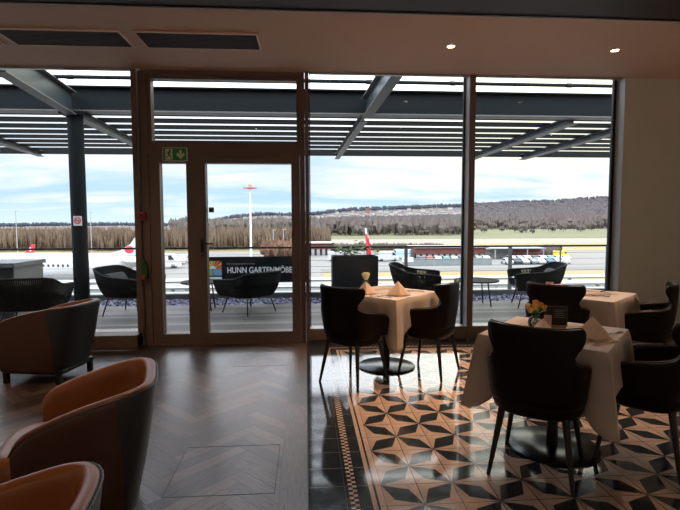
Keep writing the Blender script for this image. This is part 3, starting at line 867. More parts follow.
# banner
bn = thing('railing_banner', 'black furniture banner with white lettering and colourful sun logo tied to the railing', 'banner', (-.95, 9.44, .54))
MB().box((0, 0, 0), (2.02, .006, .50)).build('sheet', M['banner'], bn)
def text(body, size, loc, mat, par, nm, bold=0.0, sx=1.0):
    c = bpy.data.curves.new(nm, 'FONT'); c.body = body; c.size = size; c.extrude = .001; c.offset = bold
    c.align_x = 'LEFT'; o = bpy.data.objects.new(nm, c); col.objects.link(o); o.parent = par; o.location = loc; o.rotation_euler = (PI / 2, 0, 0); o.scale = (sx, 1, 1)
    c.materials.append(mat)
    me = bpy.data.meshes.new_from_object(o); q = bpy.data.objects.new(nm, me); col.objects.link(q); q.parent = par; q.location = loc; q.rotation_euler = (PI / 2, 0, 0); q.scale = (sx, 1, 1)
    bpy.data.objects.remove(o); return q
text('HUNN GARTENMÖBEL', .158, (-.555, -.006, -.062), M['text'], bn, 'lettering', .0022, .80)
text('Raum für gutes Leben im Freien', .048, (-.55, -.006, .10), M['text_dim'], bn, 'small_lettering', 0, .85)
text('GartenTerrasse', .045, (.13, -.006, -.145), M['text_dim'], bn, 'small_lettering', 0, .85)
lg = MB(); cols_ = [(.75, .55, .05), (.65, .60, .10), (.62, .30, .08), (.60, .12, .06), (.16, .32, .52), (.20, .42, .14), (.60, .70, .68), (.12, .2, .25)]
mats_l = [simple('logo_%d' % i, c, .6) for i, c in enumerate(cols_)]
X0, X1, Z0, Z1 = -.985, -.655, -.13, .17; cx, cz = (X0 + X1) / 2, .02
def wedge(a0, a1, mi):
    def hit(a):
        c, s_ = math.cos(a), math.sin(a); t = min(abs((X1 - X0) / 2 / c) if abs(c) > 1e-6 else 9, abs((Z1 - cz) / s_) if abs(s_) > 1e-6 else 9); return (cx + c * t, cz + s_ * t)
    lg.prism([(cx, cz), hit(a0), hit((a0 + a1) / 2), hit(a1)], -.008, -.003, mi)
for k in range(8):
    a0 = PI * k / 8; wedge(a0 + .02, a0 + PI / 8 - .09, [3, 2, 3, 2, 1, 0, 1, 2][k])
lg.prism([(cx + .005, Z0 + .02), (X1, Z0 + .02), (X1, cz - .005), (cx + .005, cz - .005)], -.008, -.003, 4)
lg.prism([(X0, Z0 + .02), (cx - .005, Z0 + .02), (cx - .005, cz - .005), (X0, cz - .005)], -.008, -.003, 5)
lg.prism([(cx + .06 * math.cos(a), cz + .06 * math.sin(a)) for a in np.linspace(0, PI, 12)], -.010, -.004, 6)
lg.prism([(X0, -.225), (X1, -.225), (X1, -.135), (X0, -.135)], -.008, -.003, 6)
lg.build('sun_logo', mats_l, bn)

# pergola
sb = thing('pergola_beam', 'deep dark steel cross beam of the pergola over the terrace', 'beam', (0, 8.0, 3.155))
MB().span((-12, -.01, .02), (12, .01, .38)).build('web', M['steel'], sb)
MB().span((-12, -.11, 0), (12, .11, .022)).build('lower_flange', M['flange'], sb)
MB().span((-12, -.09, .375), (12, .09, .395)).build('upper_flange', M['steel'], sb)
cl_ = thing('pergola_column', 'dark round steel column carrying the pergola, with a no smoking sign', 'column', (-3.56, 8.0, 0))
MB().lathe([(.115, 0), (.115, 3.105)], n=32).build('shaft', M['steel'], cl_, smooth=40)
MB().box((0, 0, 3.128), (.36, .30, .045)).build('cap_plate', M['steel'], cl_)
MB().box((0, 0, .01), (.32, .32, .02)).build('base_plate', M['steel'], cl_)
sg = thing('no_smoking_sign', 'small white square no smoking sign on the round column', 'sign', (-3.53, 7.88, 1.475))
MB().box((0, 0, 0), (.13, .004, .15)).build('plate', M['white'], sg)
p = MB(); n = 24
p.add([(r_ * math.cos(2 * PI * k / n), -.004, r_ * math.sin(2 * PI * k / n) + .005) for r_ in (.036, .052) for k in range(n)], [(k, (k + 1) % n, n + (k + 1) % n, n + k) for k in range(n)])
p.prism([(-.036, .030), (-.028, .038), (.036, -.024), (.028, -.032)], -.0045, -.0035)
p.build('ring', M['red_paint'], sg)
MB().box((0, -.003, .003), (.06, .001, .012)).build('cigarette', M['black'], sg)
def girder(name_l, p0, p1, h, w, drop_plate=True):
    a, b = Vector(p0), Vector(p1); L = (b - a).length; d = (b - a).normalized(); side = d.cross(Vector((0, 0, 1))).normalized(); up = side.cross(d)
    g = thing('pergola_girder', name_l, 'girder', tuple(a), group='girders running outwards over the terrace')
    def bar(w0, w1, z0, z1, nm, mt):
        vs = [d * t + side * s_ + up * z for t in (0, L) for s_ in (w0, w1) for z in (z0, z1)]
        MB().add(vs, [(0, 1, 3, 2), (4, 6, 7, 5), (0, 4, 5, 1), (2, 3, 7, 6), (0, 2, 6, 4), (1, 5, 7, 3)]).build(nm, mt, g)
    bar(-w / 2, w / 2, 0, .016, 'lower_flange', M['flange']); bar(-.006, .006, .016, h, 'web', M['web']); bar(-w / 2, w / 2, h, h + .014, 'upper_flange', M['flange'])
    return g
girder('deep inner girder at the left running from the building to the round column', (-3.54, 6.07, 3.20), (-3.56, 7.88, 3.09), .34, .16)
girder('outer girder continuing beyond the round column', (-3.56, 8.12, 3.08), (-3.75, 12.9, 3.10), .12, .13)
girder('inner girder above the middle window', (1.135, 6.07, 3.235), (.985, 7.88, 3.10), .30, .15)
girder('outer girder beyond the cross beam at the middle window', (.975, 8.12, 3.09), (.83, 12.9, 3.08), .12, .12)
girder('outer girder above the right window', (4.54, 8.12, 3.09), (4.45, 12.9, 3.09), .12, .16)
girder('short outer girder at the corner of the right window', (5.9, 8.12, 3.09), (5.8, 12.9, 3.09), .12, .16)
girder('outer girder far left of the column', (-6.1, 8.12, 3.09), (-6.6, 12.9, 3.10), .12, .14)
pp_ = thing('overhead_pipe', 'thin dark jointed pipe running above the window front under the pergola', 'pipe', (0, 7.3, 3.50))
MB().tube([(-12, 0, 0), (12, 0, 0)], .028, 12).build('pipe', M['louver'], pp_, smooth=True)
for x in (-3.3, -.2, .95, 2.2, 4.0): MB().tube([(x - .04, 0, 0), (x + .04, 0, 0)], .036, 12).build('coupling', M['black'], pp_, smooth=40)
lab = {0: 'row nearest the cross beam', 7: 'outermost row'}
for k in range(8):
    y = 8.33 + k * .578 if k < 7 else 12.42
    o = MB().box((0, 0, 0), (24, .34, .022), bev=.006)
    o = o.build('pergola_louver', M['louver']); o.location = (0, y, 3.225)
    tag(o, 'long dark pergola louver slat, the ' + ('nearest to', 'second out from', 'third out from', 'fourth out from', 'fifth out from', 'sixth out from', 'seventh out from', 'last and outermost from')[k] + ' the cross beam', 'louver', 'dark pergola louver slats over the terrace')
eb = MB(); eb.span((-12, 12.82, 3.17), (12, 12.94, 3.30)); tag(eb.build('edge_beam', M['louver']), 'dark outer edge beam of the pergola against the sky', 'beam')

# outdoor woven chairs
def make_woven(label):
    t = thing('woven_armchair', label, 'garden chair', group='charcoal woven terrace armchairs')
    edge = [(0, .735), (.15, .735), (.28, .732), (.36, .715), (.43, .675), (.50, .635), (.60, .612), (.74, .598), (.84, .59), (.92, .575)]
    O, I, cols = shell(.43, -.38, .36, edge, .31, .02, ncol=62, nrow=6, lean=.22, lean0=.3, taper=.84, n=3.0)
    w = MB()
    for k, o in enumerate(O):
        w.tube(o, .0108, 5, cap=False)
    w.build('woven_back', M['rope'], t, smooth=True)
    top = [o[-1] for o in O]; MB().tube(top, .017, 10).build('top_rail', M['rope'], t, smooth=True)
    mid = MB(); 
    for v in (1, 4): mid.tube([o[v] for o in O], .007, 5)
    mid.build('weft', M['rope'], t, smooth=True)
    low = [o[0] for o in O]; MB().tube(low + [low[0]], .012, 8).build('seat_frame', M['black'], t, smooth=True)
    def cu(r, z, n=36):
        return [(.285 * r * math.copysign(abs(math.cos(a)) ** .6, math.cos(a)), .02 + .27 * r * math.copysign(abs(math.sin(a)) ** .6, math.sin(a)), z) for a in [2 * PI * k / n for k in range(n)]]
    c = MB(); rg = [cu(.93, .335), cu(1, .36), cu(1, .415), cu(.93, .44), cu(.6, .45)]; c.grid(rg, closed=True); c.add(rg[-1], [tuple(range(36))]); c.add(rg[0], [tuple(range(36))]); c.build('seat_cushion', M['cushion'], t, smooth=True)
    P = []
    for i in range(6):
        v = i / 5; P.append([(u * .22, -.24 - .09 * v + .03 * (1 - (u) ** 2) * math.sin(v * PI), .44 + .20 * v) for u in np.linspace(-1, 1, 9)])
    Q = [[(x, y + .07 + .03 * math.sin(i / 5 * PI), z) for x, y, z in r] for i, r in enumerate(P)]
    c = MB(); ringp = [P[i][::1] + Q[i][::-1] for i in range(6)]; c.grid(ringp, closed=True); c.add(ringp[0], [tuple(range(18))]); c.add(ringp[-1], [tuple(range(18))]); c.build('back_cushion', M['cushion'], t, smooth=True)
    for sx in (-1, 1):
        for sy in (-1, 1):
            MB().tube([(sx * .24, sy * .22, .33), (sx * .31, sy * .30, 0)], [.013, .010], 8).build('leg', M['black'], t, smooth=True)
    return t
wv = make_woven('charcoal woven terrace armchair in front of the black banner')
wv.location = (-.92, 7.94, 0); wv.rotation_euler = (0, 0, R(138 - 90))
dup(wv, (-2.78, 7.95, 0), R(-12 - 90), 'charcoal woven terrace armchair facing right beside the door frame')
dup(wv, (-3.72, 6.85, 0), R(100 - 90), 'charcoal woven terrace armchair in front of the grey cabinet')
dup(wv, (1.88, 8.05, 0), R(-14 - 90), 'charcoal woven terrace armchair right of the planter')
dup(wv, (3.88, 8.05, 0), R(166 - 90), 'charcoal woven terrace armchair outside the right-hand window')
M['table_dark'] = simple('table_dark', (.012, .013, .014), .75, spec=.15)
def coffee(c, label, r=.5, h=.43):
    t = thing('terrace_table', label, 'table', (*c, 0), group='low dark terrace tables')
    MB().lathe([(0, h - .012), (r, h - .012), (r, h + .012), (0, h + .012)], n=40).build('tabletop', M['table_dark'], t, smooth=40)
    for k in range(4):
        a = PI / 4 + k * PI / 2
        MB().tube([(math.cos(a) * r * .55, math.sin(a) * r * .55, h - .01), (math.cos(a) * r * .72, math.sin(a) * r * .72, 0)], .012, 8).build('leg', M['black'], t, smooth=True)
wv.scale = (.97, 1, .91)
coffee((2.95, 8.25), 'low dark terrace table outside between the two right-hand windows', .38)
coffee((-1.72, 8.2), 'low dark terrace table behind the door stile, left of the banner chair', .34, .46)

# planter with rose stems
pl = thing('planter', 'square dark planter box on the terrace with thin rose stems', 'planter', (.87, 8.75, 0))
b = MB(); ring(b, -.405, .405, -.22, .22, .02, 0, 1); b.v = [(a, c, .84 * q) for a, q, c in b.v]; b.box((0, 0, .39), (.77, .40, .78)); b.build('box', M['pot'], pl)
pr = random.Random(4)
st = MB(); lv = MB()
for k in range(13):
    x = pr.uniform(-.36, .36); y = pr.uniform(-.15, .15); h_ = pr.uniform(.10, .27); dx = pr.uniform(-.14, .14)
    pts = [(x, y, .78), (x + dx * .4, y, .84 + h_ * .5), (x + dx, y, .84 + h_)]
    st.tube(pts, [.005, .003, .002], 5)
    for j in range(11):
        q = pr.uniform(.35, 1); bx, bz = x + dx * q, .84 + h_ * q; a = pr.uniform(0, 2 * PI); s_ = pr.uniform(.028, .048); tl = pr.uniform(-.02, .02)
        c, s2 = math.cos(a), math.sin(a)
        lv.add([(bx, y, bz), (bx + c * s_ - s2 * s_ * .4, y + s2 * s_ + c * s_ * .4, bz + tl + .01), (bx + c * s_ * 2, y + s2 * s_ * 2, bz + tl * 2), (bx + c * s_ + s2 * s_ * .4, y + s2 * s_ - c * s_ * .4, bz + tl - .01)], [(0, 1, 2, 3)])
st.build('stem', M['trunk'], pl); lv.build('leaf', M['leaf'], pl)

# grey outdoor cabinet
cb = thing('outdoor_cabinet', 'grey outdoor cabinet with a dark front and a latch, at the left edge', 'cabinet', (-5.2, 7.85, 0))
MB().span((-1.2, -.40, 0), (.93, .40, .80)).build('body', M['greylight'], cb)
MB().span((-1.25, -.44, .80), (.96, .44, .86)).build('lid', M['greylight'], cb)
MB().span((-1.15, -.415, .04), (.90, -.401, .78)).build('door_panel', M['greybox'], cb)
MB().span((-1.15, -.418, .66), (.30, -.402, .78)).build('front_trim', M['greylight'], cb)
MB().box((.62, -.425, .66), (.06, .02, .04)).build('latch', M['white'], cb)
sm = MB()
for k in range(6): sm.blob((-4.02 + k * .035, 8.55, .60 + .012 * (k % 2)), .022, .1, 1)

# ------------------------------------------------------------------ airfield
GZ = -8.0
def strip(name, y0, y1, x0, x1, z, mat, label=None, kind='structure'):
    o = MB().span((x0, y0, z - .5), (x1, y1, z)).build(name, M[mat]); tag(o, label, None, None, kind); return o
strip('ground_apron', 9.9, 158, -260, 260, GZ, 'concrete')
strip('ground_runway', 158, 620, -900, 900, GZ, 'runway')
strip('field_grass', 72, 90, 3, 200, GZ + .03, 'grass_dry')
strip('road_service', 90, 97, 3, 200, GZ + .04, 'asphalt')
strip('road_service', 60, 63.5, -200, 200, GZ + .04, 'asphalt')
strip('field_grass', 152, 206, 20, 700, GZ + .05, 'grass_dry')
strip('field_grass', 158, 560, -900, 12, GZ + .04, 'grass_dry')
strip('field_meadow', 262, 620, -300, 900, GZ + .08, 'grass_green')

def pxd(px, d): return (px - 307) / 489 * d          # lateral offset of a bearing at distance d
ridge_x = [-500, 0, 60, 130, 180, 205, 235, 262, 290, 315, 345, 400, 440, 470, 520, 560, 610, 700, 1100]
ridge_y = [222, 221, 220.5, 220.5, 221.5, 220, 214, 211, 211.5, 211, 207, 205, 203.5, 203, 200, 199, 196, 194, 200]
def terr(X, Y):
    px = 307 + 489 * X / max(Y, 1)
    ry = np.interp(px, ridge_x, ridge_y) + 4; e = (221.5 - ry) / 489 + (px - 307) * .0000058
    if Y < 600: return GZ + .1
    t = min(1, (Y - 600) / 2000); el = -9.4 / 600 + (e + 9.4 / 600) * t ** .8
    z = 1.45 + Y * el
    if Y > 2600: z -= (Y - 2600) * .25
    return z
nr = np.random.RandomState(3)
hl = MB(); P = []
for y in list(np.linspace(600, 2600, 46)) + [2700, 2900]:
    row = []
    for px in np.linspace(-420, 1050, 420):
        X = pxd(px, y); z = terr(X, y)
        j = nr.uniform(-1, 1) * min(1, (y - 600) / 600) * 3.2
        row.append((X, y, z + j - (2 if y < 605 else 0)))
    P.append(row)
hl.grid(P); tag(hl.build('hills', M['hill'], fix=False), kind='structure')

# woodland belts: bare trees too many to count
def spindle(mb, x, y, z0, z1, w, rr):
    """slender faceted twig mass"""
    zm = z0 + (z1 - z0) * rr.uniform(.45, .65); a = rr.uniform(0, 2)
    vs = [(x, y, z0)] + [(x + w * math.cos(a + k * PI / 2) * rr.uniform(.7, 1.2), y + w * math.sin(a + k * PI / 2) * rr.uniform(.7, 1.2), zm + rr.uniform(-.1, .1) * (z1 - z0)) for k in range(4)] + [(x + rr.uniform(-.3, .3) * w, y, z1)]
    mb.add(vs, [(0, 1 + (k + 1) % 4, 1 + k) for k in range(4)] + [(5, 1 + k, 1 + (k + 1) % 4) for k in range(4)])
def crowns(mb, x, y, z, h, w, rr, n=6):
    for k in range(n):
        a = rr.uniform(0, 2 * PI); q = rr.uniform(0, .5) * w
        spindle(mb, x + math.cos(a) * q, y + math.sin(a) * q, z + h * rr.uniform(-.05, .25), z + h * rr.uniform(.65, 1.0), w * rr.uniform(.10, .24), rr)
def belt(name, n, px0, px1, d0, d1, h0, h1, mat, label, w=(.35, .6), seed=1, n_sp=6):
    rr = random.Random(seed); mb = MB()
    for k in range(n):
        d = rr.uniform(d0, d1); x = pxd(rr.uniform(px0, px1), d); h = rr.uniform(h0, h1)
        crowns(mb, x, d, terr(x, d) - .2 if d > 600 else GZ, h, h * rr.uniform(*w), rr, n_sp)
    return tag(mb.build(name, M[mat], fix=False), label, 'trees', kind='stuff')
belt('birch_woodland', 2200, -60, 330, 165, 225, 5.5, 8.6, 'bare', 'belt of bare orange-brown birch woodland beyond the apron at the left', (.22, .4), 1)
belt('grey_woodland', 2600, 180, 466, 325, 900, 6, 15, 'bare_grey', 'grey-brown bare woodland at the foot of the village hill', (.7, 1.2), 2)
belt('meadow_woodland', 2200, 474, 1000, 560, 1020, 11, 20, 'bare_grey', 'grey-brown bare woodland beyond the meadow at the right', (.7, 1.2), 12)
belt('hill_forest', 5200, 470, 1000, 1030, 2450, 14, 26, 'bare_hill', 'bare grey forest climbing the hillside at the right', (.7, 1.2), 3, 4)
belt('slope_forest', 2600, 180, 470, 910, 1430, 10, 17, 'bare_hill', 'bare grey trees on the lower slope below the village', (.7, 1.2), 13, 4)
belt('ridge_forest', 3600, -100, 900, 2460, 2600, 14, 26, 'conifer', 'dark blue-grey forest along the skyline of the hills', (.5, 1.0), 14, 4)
belt('apron_hedge', 900, 309, 446, 158, 164, 1.5, 2.7, 'bare_grey', 'low leafless grey hedge behind the red airfield buildings', (.35, .6), 4)
belt('autumn_shrubs', 60, 264, 300, 128, 134, 3.0, 5.4, 'autumn', 'reddish brown shrubs at the edge of the apron beyond the banner', (.6, 1), 5)
belt('corner_hedge', 130, 549, 569, 128, 134, 1.8, 3.2, 'bare_grey', 'grey leafless hedge beside the parked cars at the right', (.5, .8), 6)
rr = random.Random(21)
cr0 = None
fld = [(466, 420), (478, 460), (489, 400), (497, 500), (508, 430), (521, 410), (533, 395), (541, 450), (552, 480), (561, 405), (573, 440), (584, 500), (592, 420), (603, 460),
       (424, 330), (430, 335), (515, 540), (530, 520), (565, 530), (580, 545), (600, 530), (485, 540), (540, 360), (528, 372)]
for i, (px, d) in enumerate(fld):
    t = thing('field_tree', 'bare tree standing alone in the meadow beyond the runway', 'tree', (pxd(px, d), d, GZ + .05), rr.uniform(0, 6), 'bare single trees in the meadow')
    h = rr.uniform(5, 11) if px > 440 and px not in (540, 528) else 4
    MB().tube([(0, 0, 0), (0, 0, h * .5)], [.25, .12], 5).build('trunk', M['trunk'], t)
    c = MB(); crowns(c, 0, 0, h * .1, h * .9, h * .9, rr, 26)
    c.build('crown', M['bare_grey'], t)

# village houses on the slope
hm = [simple('house_wall_%d' % i, tuple(x * .85 for x in c), .8) for i, c in enumerate([(.55, .54, .50), (.50, .49, .48), (.40, .36, .32), (.55, .54, .55)])]
hr = [simple('house_roof_%d' % i, c, .8) for i, c in enumerate([(.12, .07, .06), (.09, .08, .08), (.17, .16, .15)])]
protos = {}
def house(x, y, z, w, d, h, rz, i):
    key = i % 6
    if key not in protos:
        t = thing('village_house', 'pale house with a pitched roof', 'house', (x, y, z), rz, 'small pale houses of the village on the hillside')
        MB().box((0, 0, .5), (1, 1, 1.4)).build('walls', hm[key % 4], t)
        MB().prism([(-.56, 1.15), (.56, 1.15), (0, 1.55)], -.55, .55, plane='yz').build('roof', hr[key % 3], t)
        protos[key] = t; t.scale = (w, d, h); return t
    return dup(protos[key], (x, y, z), rz, 'pale house with a pitched roof', scale=(w, d, h))
hrng = random.Random(5); hpos = []
for i in range(210):
    px = hrng.choice([hrng.uniform(318, 470), hrng.uniform(340, 462), hrng.uniform(200, 292)]) if i % 7 else hrng.uniform(318, 470)
    if px < 300: d = hrng.uniform(1750, 2150)
    elif px > 466: d = hrng.uniform(2000, 2250)
    else: d = hrng.triangular(1480, 2350, 1850)
    d = max(1480, min(2420, d)); x = pxd(px, d)
    if any((x - a) ** 2 + (d - b) ** 2 < 30 ** 2 for a, b in hpos): continue
    hpos.append((x, d)); o = house(x, d, terr(x, d) + 2, hrng.uniform(10, 24), hrng.uniform(8, 11), hrng.uniform(4.5, 8), hrng.uniform(-.5, .5), i)
    if px < 300: o['label'] = 'pale house with a pitched roof on the slope seen through the door'; o['group'] = 'small pale houses seen through the door'
    else: o['label'] = 'pale house with a pitched roof in the hillside village beyond the middle window'; o['group'] = 'small pale houses of the village on the hillside'
o = None
tw = thing('village_tower', 'reddish square tower standing among the village houses', 'tower', (pxd(369, 2000), 2000, terr(pxd(369, 2000), 2000)))
MB().box((0, 0, 12), (13, 13, 34)).build('shaft', simple('tower_brick', (.26, .13, .10), .8), tw)
MB().box((0, 0, 31), (17, 17, 4)).build('cap', M['bld_red'], tw)

# airport buildings
def bld(name, label, px0, px1, d, z1, matw, depth=9, base=1.15, bays=0):
    x0, x1 = pxd(px0, d), pxd(px1, d); t = thing(name, label, 'building', ((x0 + x1) / 2, d + depth / 2, GZ)); w = x1 - x0
    MB().span((-w / 2, -depth / 2, base if bays else 0), (w / 2, depth / 2, z1)).build('wall', M[matw], t)
    MB().span((-w / 2 - .4, -depth / 2 - .6, z1), (w / 2 + .4, depth / 2 + .4, z1 + .28)).build('roof', M['roof_l'], t)
    if bays:
        b = MB(); b.span((-w / 2, -depth / 2 + .5, 0), (w / 2, depth / 2, base)); b.build('recess', M['greybox'], t)
        for k in range(bays):
            xx = -w / 2 + (k + .5) * w / bays
            MB().span((xx - w / bays * .28, -depth / 2 + .15, 0), (xx + w / bays * .28, -depth / 2 + .45, base * .98)).build('window', M['bld_white'], t)
    return t
bld('airfield_building', 'long low red airfield building with a white roof, across the middle windows', 418, 491, 122, 2.75, 'bld_red', bays=12)
bld('airfield_building', 'red building with white arched openings beyond the planter', 290, 333, 138, 3.3, 'bld_red', bays=8, base=1.8)
bld('airfield_building', 'small white shed between the red buildings', 497, 515, 124, 2.0, 'bld_white')
bld('airfield_building', 'red hut at the right beside the hedge', 524, 549, 122, 2.3, 'bld_red')
o = MB().span((pxd(497, 120), 119, GZ + 2.55), (pxd(553, 120), 124, GZ + 2.75)).build('shelter_roof', M['roof_l']); tag(o, 'flat pale shelter roof spanning the white shed and the red hut', 'roof')
ps = MB()
for px in (500, 516, 534, 551): ps.span((pxd(px, 120) - .1, 119.2, GZ), (pxd(px, 120) + .1, 119.4, GZ + 2.56))
ps.build('post', M['bld_white'], o)
t = thing('noise_barrier', 'long pale glassy wall in front of the red airfield building', 'wall', (pxd(450, 104), 104, GZ))
MB().span((pxd(405, 104) - pxd(450, 104), 0, 0), (pxd(498, 104) - pxd(450, 104), .3, 1.45)).build('panel', simple('pale_wall', (.20, .225, .225), .6, scale=1, var=.25), t)

# vehicles
def make_car(body):
    t = thing('parked_car', 'car', 'car')
    MB().prism([(-2.1, .3), (-2.15, .75), (-1.9, .95), (-1.2, 1.0), (-.7, 1.42), (.9, 1.45), (1.5, 1.0), (2.0, .9), (2.15, .6), (2.1, .3)], -.85, .85).build('body', body, t)
    MB().prism([(-1.05, 1.0), (-.62, 1.36), (.85, 1.38), (1.32, 1.0)], -.87, .87).build('window', M['car_glass'], t)
    for x in (-1.35, 1.35):
        for y in (-.8, .8):
            w = MB().lathe([(.32, -.1), (.32, .1)], n=12); w.v = [(a + x, c + y, b + .32) for a, b, c in w.v]; w.build('wheel', M['black'], t)
    return t
def make_van(body):
    t = thing('parked_van', 'van', 'van')
    MB().prism([(-2.6, .35), (-2.6, 2.2), (-2.4, 2.3), (1.5, 2.3), (2.1, 1.4), (2.6, 1.2), (2.7, .35)], -.95, .95).build('body', body, t)
    MB().prism([(1.0, 1.4), (1.0, 2.1), (1.45, 2.1), (1.95, 1.4)], -.97, .97).build('window', M['car_glass'], t)
    for x in (-1.7, 1.7):
        for y in (-.85, .85):
            w = MB().lathe([(.36, -.1), (.36, .1)], n=12); w.v = [(a + x, c + y, b + .36) for a, b, c in w.v]; w.build('wheel', M['black'], t)
    return t
cp = [simple('car_paint_%d' % i, c, .3, .2) for i, c in enumerate([(.38, .39, .40), (.04, .05, .07), (.2, .21, .22), (.5, .5, .5), (.2, .03, .03), (.06, .12, .2), (.08, .2, .18)])]
cars = [make_car(c) for c in cp]
CS = .88; van = make_van(M['plane']); bluevan = make_van(simple('van_pale_blue', (.40, .55, .66), .4))
names = ['silver', 'black', 'grey', 'white', 'dark red', 'blue', 'teal']
used_c = {}
crr = random.Random(9)
def put_car(i, px, d, rz, where):
    lb = '%s car parked %s' % (names[i], where); x = pxd(px, d)
    g = 'cars parked ' + where
    if not used_c.get(i): o = cars[i]; used_c[i] = 1; o.location = (x, d, GZ + .02); o.rotation_euler = (0, 0, rz); o['label'] = lb; o['group'] = g; o.scale = (CS, CS, CS)
    else: o = dup(cars[i], (x, d, GZ + .02), rz, lb, g, scale=(CS, CS, CS))
order = [3, 1, 0, 2, 3, 5, 0, 3, 4, 0, 3, 2]
for k in range(8): put_car(order[k], 514 + k * 8.6, 105, crr.uniform(1.5, 1.64), 'in the row at the right beyond the railing')
for k in range(8): put_car([0, 2, 3, 1, 3, 6, 0, 3, 2][k], 518 + k * 8.2, 113, crr.uniform(1.5, 1.64), 'in the second row near the red hut')
for k in range(9): put_car([1, 4, 3, 6, 0, 5, 4, 2, 3, 6][k], 424 + k * 8.4, 113, crr.uniform(1.5, 1.64), 'in front of the long red building')
def put_van(src, first, px, d, rz, label, s=1):
    x = pxd(px, d)
    if first: o = src; o.location = (x, d, GZ + .02); o.rotation_euler = (0, 0, rz); o['label'] = label; o.scale = (s, s, s)
    else: dup(src, (x, d, GZ + .02), rz, label, scale=(s, s, s))
put_van(van, True, 389, 116, .2, 'white van parked left of the long red building')
put_van(bluevan, True, 403, 124, 2.6, 'pale blue van parked behind the white van')
put_van(van, False, 168, 103, 0, 'large white airport bus seen through the narrow door pane', 1.25)
put_van(van, False, 178, 112, PI, 'white van behind the airport bus', .9)
put_van(van, False, 188, 116, .1, 'small white van left of the door stile', .8)
put_van(van, False, 340, 118, .1, 'white van hidden low behind the planter', 1)
put_van(simple and make_van(simple('yellow_paint', (.75, .55, .05), .4)), True, 571, 124, 0, 'small yellow airport van beside the hedge', .7)

# airliner
def airliner(c, rz, s, finmat, label):
    t = thing('airliner', label, 'aeroplane', c, rz); t.scale = (s, s, s)
    # x = 0 at the tail cone, nose towards -x ; axis z = 3.5
    prof = [(0, .12, 4.6), (-1.5, .45, 4.45), (-4, 1.05, 4.1), (-7, 1.6, 3.75), (-10, 1.85, 3.55), (-13, 1.95, 3.5), (-32, 1.95, 3.5), (-35, 1.75, 3.4), (-37, 1.2, 3.2), (-38.3, .55, 3.05), (-38.7, .1, 3.0)]
    P = [[(x, r * math.cos(2 * PI * k / 28), z + r * math.sin(2 * PI * k / 28)) for k in range(28)] for x, r, z in prof]
    MB().grid(P, closed=True).build('fuselage', M['plane'], t, smooth=True)
    MB().prism([(-6.2, 5.3), (-4.6, 5.75), (-3.2, 6.6), (-1.0, 9.6), (.25, 9.6), (-.4, 4.9)], -.13, .13).build('tail_fin', M['plane'], t)
    lg_ = MB(); lg_.prism([(-3.35 + .62 * math.cos(a), 5.85 + .5 * math.sin(a)) for a in np.linspace(0, 2 * PI, 16)[:-1]], -.15, .15); lg_.build('tail_emblem', finmat, t)
    for sd in (-1, 1):
        MB().prism([(-4.4, sd * .6), (-1.6, sd * .5), (-.3, sd * 5.0), (-1.6, sd * 5.0)], 4.55, 4.75, plane='xy').build('tailplane', M['plane'], t)
        MB().prism([(-22, sd * 1.6), (-15, sd * 1.6), (-11.5, sd * 15.5), (-13.2, sd * 15.5)], 2.2, 2.5, plane='xy').build('wing', M['plane'], t)
        e = MB().lathe([(.1, -1.8), (.95, -1.6), (1.05, 0), (.8, 1.4), (.5, 1.7)], n=18); e.v = [(c_ - 20.5, a + sd * 5.5, b + 1.45) for a, b, c_ in e.v]; e.build('engine', M['alu'], t, smooth=40)
        w = MB()
        for k in range(34): w.box((-31 + k * .62, sd * 1.93, 3.95), (.22, .06, .32))
        w.build('window', M['car_glass'], t)
    for x, y in ((-18, -1.6), (-18, 1.6), (-34, 0)):
        w = MB().lathe([(.5, -.2), (.5, .2)], n=14); w.v = [(a + x, c_ + y, b + .5) for a, b, c_ in w.v]; w.tube([(x, y, .5), (x, y, 1.9)], .12, 6); w.build('wheel', M['black'], t)
    return t
airliner((pxd(160, 66), 66, GZ), R(-4), 1.0, M['red_paint'], 'white airliner parked close beyond the terrace, its tail by the left window mullion')
rt = airliner((pxd(47, 105), 105, GZ), R(6), .52, M['red_paint'], 'distant airliner whose red tail shows a white cross above the nearer aircraft')
for c_ in rt.children:
    if c_.name.startswith('tail_fin'): c_.data = c_.data.copy(); c_.data.materials.clear(); c_.data.materials.append(M['red_paint']); c_['label'] = 'red tail fin'
cx_ = MB(); cx_.box((-1.5, -.17, 7.6), (1.5, .04, .5)); cx_.box((-1.5, -.17, 7.6), (.5, .045, 1.5)); cx_.build('white_cross', M['white'], rt)

# mast, small lamp poles, flag
ms = thing('floodlight_mast', 'tall thin pale mast with a red ring head seen through the door', 'mast', (-13.06, 118, GZ))
MB().lathe([(.28, 0), (.16, 17.3)], n=12).build('pole', M['white'], ms, smooth=40)
MB().lathe([(.5, 17.3), (1.7, 17.45), (1.7, 17.6), (.5, 17.75), (.42, 18.3), (.1, 18.3)], n=20).build('ring_head', simple('mast_red', (.62, .18, .15), .6), ms, smooth=40)
for q, (px, d, h_, lb) in enumerate(((100, 155, 12.6, 'thin pale lamp pole above the airliner, between column and door'), (31, 158, 13, 'thin pale lamp pole at the far left above the airliner'), (275, 150, 7.0, 'thin lamp pole right of the tall mast'), (285, 150, 7.2, 'second thin lamp pole beside the door stile'))):
    t = thing('lamp_pole', lb, 'lamp pole', (pxd(px, d), d, GZ)); MB().lathe([(.14, 0), (.10, h_)], n=8).build('pole', M['bld_white'], t); MB().box((.3, 0, h_), (1.1, .3, .15)).build('lamp_head', M['bld_white'], t)
t = thing('lamp_post', 'slim grey double post just beyond the railing right of the planter', 'post', (pxd(409, 40), 40, GZ))
MB().lathe([(.09, 0), (.07, 6.6)], n=8).build('pole', M['flange'], t); MB().box((.1, 0, 6.3), (.9, .2, .35)).build('lamp_head', M['white'], t)
